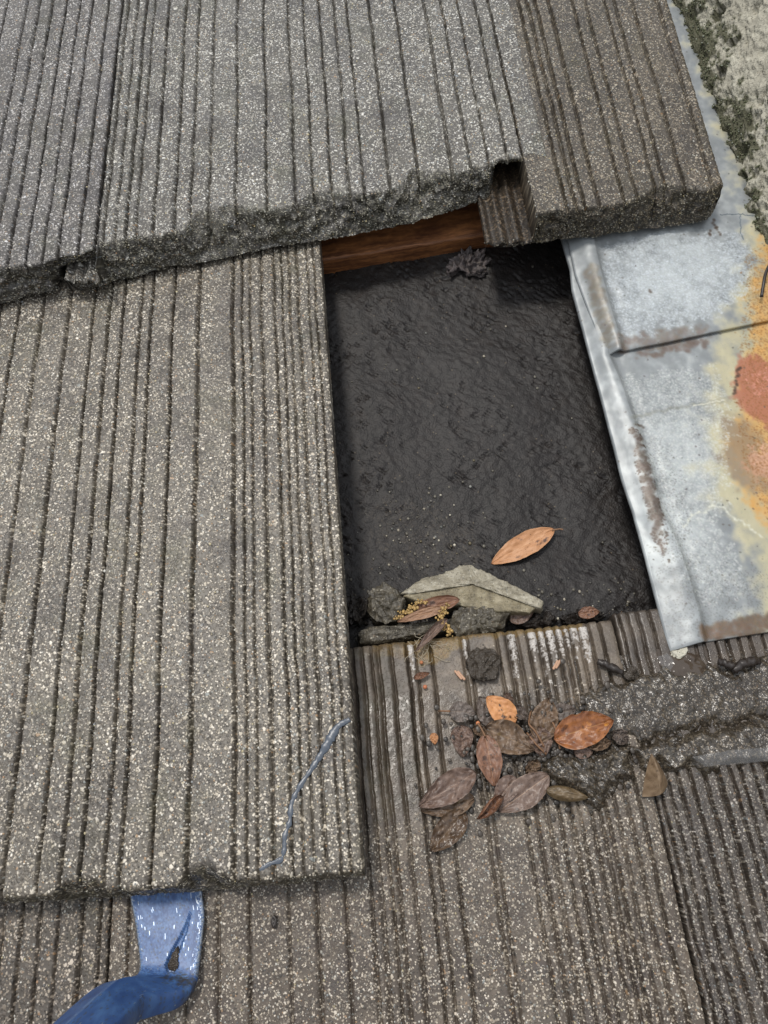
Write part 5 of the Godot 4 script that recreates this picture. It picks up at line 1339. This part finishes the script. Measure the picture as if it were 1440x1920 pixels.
# ---------------------------------------------------------------- pry bar
func build_pry_bar() -> void:
	var o := thing("pry_bar", "scuffed blue steel pry bar wedged under the edge of the big tile", "pry bar", Vector3(-0.1365, 0.0426, 0.2435))
	var at := Vector3(-0.1365, 0.0426, 0.2435)
	var W := 256
	var H := 768
	var im := mottle(W, H, 120, Color("2c4573"), Color("365280"), Color("436390"), 4.0, 95)
	var mt := Image.create(W, H, false, Image.FORMAT_RGBA8)
	mt.fill(Color(0, 0, 0))
	var box := Rect2(0, 0, 1, 3)
	var bare := Color(0.74, 0.75, 0.76, 0.9)
	for k in 4200:                                       # paint rubbed chalky on the blade
		var v := rng.randf() * 0.43
		put(im, stamp(rng.randi_range(2, 7), 6, Color(0.47, 0.59, 0.77, 0.20)), Vector2i(int(rng.randf() * W * 0.86), int(v * H)))
	for k in 130:                                        # bright scratches, thickest on the flat blade and along its edges
		var v := pow(rng.randf(), 1.6)
		var u := rng.randf()
		if rng.randf() < 0.45: u = (0.03 + 0.06 * absf(rng.randfn())) if rng.randf() < 0.4 else 0.95 - 0.06 * absf(rng.randfn())
		if v > 0.45 and rng.randf() < 0.6: continue
		var n := rng.randi_range(3, 16)
		for q in n:
			var px := Vector2i(int(u * W + rng.randf_range(-0.5, 0.5)), int(v * H) + q)
			put(im, stamp(1, 6, bare), px)
			put(mt, stamp(1, 0, Color(1, 1, 1, 0.9)), px)
	for k in 2600:                                       # edges of the blade worn to steel
		var v := rng.randf() * 0.40
		var u := 0.022 * absf(rng.randfn()) if rng.randf() < 0.45 else 1.0 - 0.035 * absf(rng.randfn())
		put(im, stamp(rng.randi_range(1, 2), 6, Color(0.70, 0.71, 0.72, 0.6)), Vector2i(int(u * W), int(v * H)))
		put(mt, stamp(rng.randi_range(1, 2), 6, Color(1, 1, 1, 0.5)), Vector2i(int(u * W), int(v * H)))
	for k in 900:
		var px := Vector2i(rng.randi_range(0, W), rng.randi_range(0, H))
		put(im, stamp(rng.randi_range(1, 3), rng.randi_range(0, 5), Color(0.26, 0.23, 0.20, 0.35)), px)
	for k in 900:                                        # the shank's ridge rubbed pale
		put(im, stamp(rng.randi_range(1, 3), 6, Color(0.52, 0.60, 0.72, 0.30)), Vector2i(int(W * 0.86 * (0.5 + 0.02 * rng.randfn())), int(H * rng.randf_range(0.46, 1.0))))
	for k in 260:                                        # mud on the shank's fold and in the slot
		var px := Vector2i(int(W * rng.randf_range(0.5, 1.0)), int(H * (0.44 + rng.randfn() * 0.03)))
		put(im, stamp(rng.randi_range(2, 9), 6, Color(0.22, 0.20, 0.18, 0.45)), px)
	var m := plain(Color.WHITE, 0.42)
	m.albedo_texture = texture_of(im)
	m.metallic = 1.0
	m.metallic_texture = texture_of(mt)
	# sections: left edge, right edge, thickness, how far the middle stands proud
	var sec := [[Vector3(-0.1561, 0.0412, 0.2033), Vector3(-0.1186, 0.0413, 0.2047), 0.0016, 0.0], [Vector3(-0.1563, 0.0433, 0.2209), Vector3(-0.1173, 0.0435, 0.2224), 0.0024, 0.0], [Vector3(-0.1535, 0.0448, 0.2317), Vector3(-0.1159, 0.0449, 0.2331), 0.0030, 0.0], [Vector3(-0.1515, 0.0462, 0.2396), Vector3(-0.1162, 0.0462, 0.2409), 0.0036, 0.0002],
		[Vector3(-0.1496, 0.0478, 0.2488), Vector3(-0.1172, 0.0480, 0.2508), 0.0044, 0.0003], [Vector3(-0.1487, 0.0492, 0.2540), Vector3(-0.1179, 0.0495, 0.2576), 0.0052, 0.0006], [Vector3(-0.1491, 0.0526, 0.2567), Vector3(-0.1185, 0.0516, 0.2624), 0.0064, 0.0012], [Vector3(-0.1536, 0.0596, 0.2569), Vector3(-0.1228, 0.0573, 0.2656), 0.0078, 0.0034],
		[Vector3(-0.1582, 0.0686, 0.2566), Vector3(-0.1307, 0.0663, 0.2649), 0.0090, 0.0056], [Vector3(-0.1618, 0.0777, 0.2577), Vector3(-0.1362, 0.0762, 0.2638), 0.0100, 0.0068], [Vector3(-0.1651, 0.0889, 0.2608), Vector3(-0.1371, 0.0883, 0.2655), 0.0105, 0.0070], [Vector3(-0.1683, 0.1032, 0.2648), Vector3(-0.1383, 0.1025, 0.2680), 0.0110, 0.0070],
		[Vector3(-0.1733, 0.1288, 0.2720), Vector3(-0.1436, 0.1280, 0.2744), 0.0115, 0.0070], [Vector3(-0.1759, 0.1744, 0.2800), Vector3(-0.1502, 0.1735, 0.2819), 0.0115, 0.0070], [Vector3(-0.1667, 0.2549, 0.2867), Vector3(-0.1488, 0.2540, 0.2881), 0.0115, 0.0070]]
	var slot: Array = [Vector2(-0.1233, 0.2323), Vector2(-0.1248, 0.2403), Vector2(-0.1274, 0.2466), Vector2(-0.1290, 0.2508), Vector2(-0.1283, 0.2561), Vector2(-0.1305, 0.2582), Vector2(-0.1338, 0.2575), Vector2(-0.1350, 0.2545), Vector2(-0.1324, 0.2491), Vector2(-0.1292, 0.2445), Vector2(-0.1260, 0.2385)]
	var poly := PackedVector2Array(slot)
	var A := []; var B := []
	for s in sec: A.append(s[0]); B.append(s[1])
	A = smooth(A, 12); B = smooth(B, 12)
	var rows := []
	var n := A.size()
	var cols := 60
	for j in n:
		var f := j / 12.0
		var s0: Array = sec[mini(int(f), sec.size() - 1)]
		var s1: Array = sec[mini(int(f) + 1, sec.size() - 1)]
		var th := lerpf(s0[2], s1[2], f - int(f))
		var pr := lerpf(s0[3], s1[3], f - int(f))
		var dir: Vector3 = (A[mini(j + 1, n - 1)] + B[mini(j + 1, n - 1)] - A[maxi(j - 1, 0)] - B[maxi(j - 1, 0)]).normalized()
		var wv: Vector3 = (B[j] - A[j])
		var nn := dir.cross(wv).normalized()
		if nn.y < 0: nn = -nn
		var row := PackedVector3Array()
		for i in cols + 1:
			var u := float(i) / cols
			var p: Vector3 = A[j] + wv * u
			var arris := minf(u, 1.0 - u)
			var lift := pr * (1.0 - absf(u - 0.5) * 2.0)
			if arris < 0.05: lift -= th * 0.30 * pow(1.0 - arris / 0.05, 2.0)
			if j < 84 and Geometry2D.is_point_in_polygon(Vector2(p.x, p.z), poly): lift -= th * 0.45
			row.append(p + nn * (lift + 0.00006 * fine.get_noise_2d(u * 4, j * 0.06)) - at)
		for i in 9:                                       # the underside
			var u := 1.0 - i / 8.0
			row.append(A[j] + wv * lerpf(0.03, 0.97, u) - nn * (th + pr * (1.0 - absf(u - 0.5) * 2.0)) - at)
		row.append(row[0])
		rows.append(row)
	var nc: int = rows[0].size()
	part("bar", skin(rows, func(_p: Vector3, i: int, j: int) -> Vector2: return Vector2(float(i) / cols if i <= cols else 1.0 - float(i - cols) / (nc - cols), j / (n - 1.0)), PackedColorArray(), true), m, o)
	part("caked_mud", stone([Vector2(-0.1332, 0.2576), Vector2(-0.1344, 0.2547), Vector2(-0.1318, 0.2494), Vector2(-0.1294, 0.2473), Vector2(-0.1279, 0.2512), Vector2(-0.1280, 0.2559), Vector2(-0.1302, 0.2581)].map(func(p): return p - Vector2(at.x, at.z)), 0.0, func(_q: Vector2) -> float: return 0.0062, 0.6, 0.0006), M.mud, o)
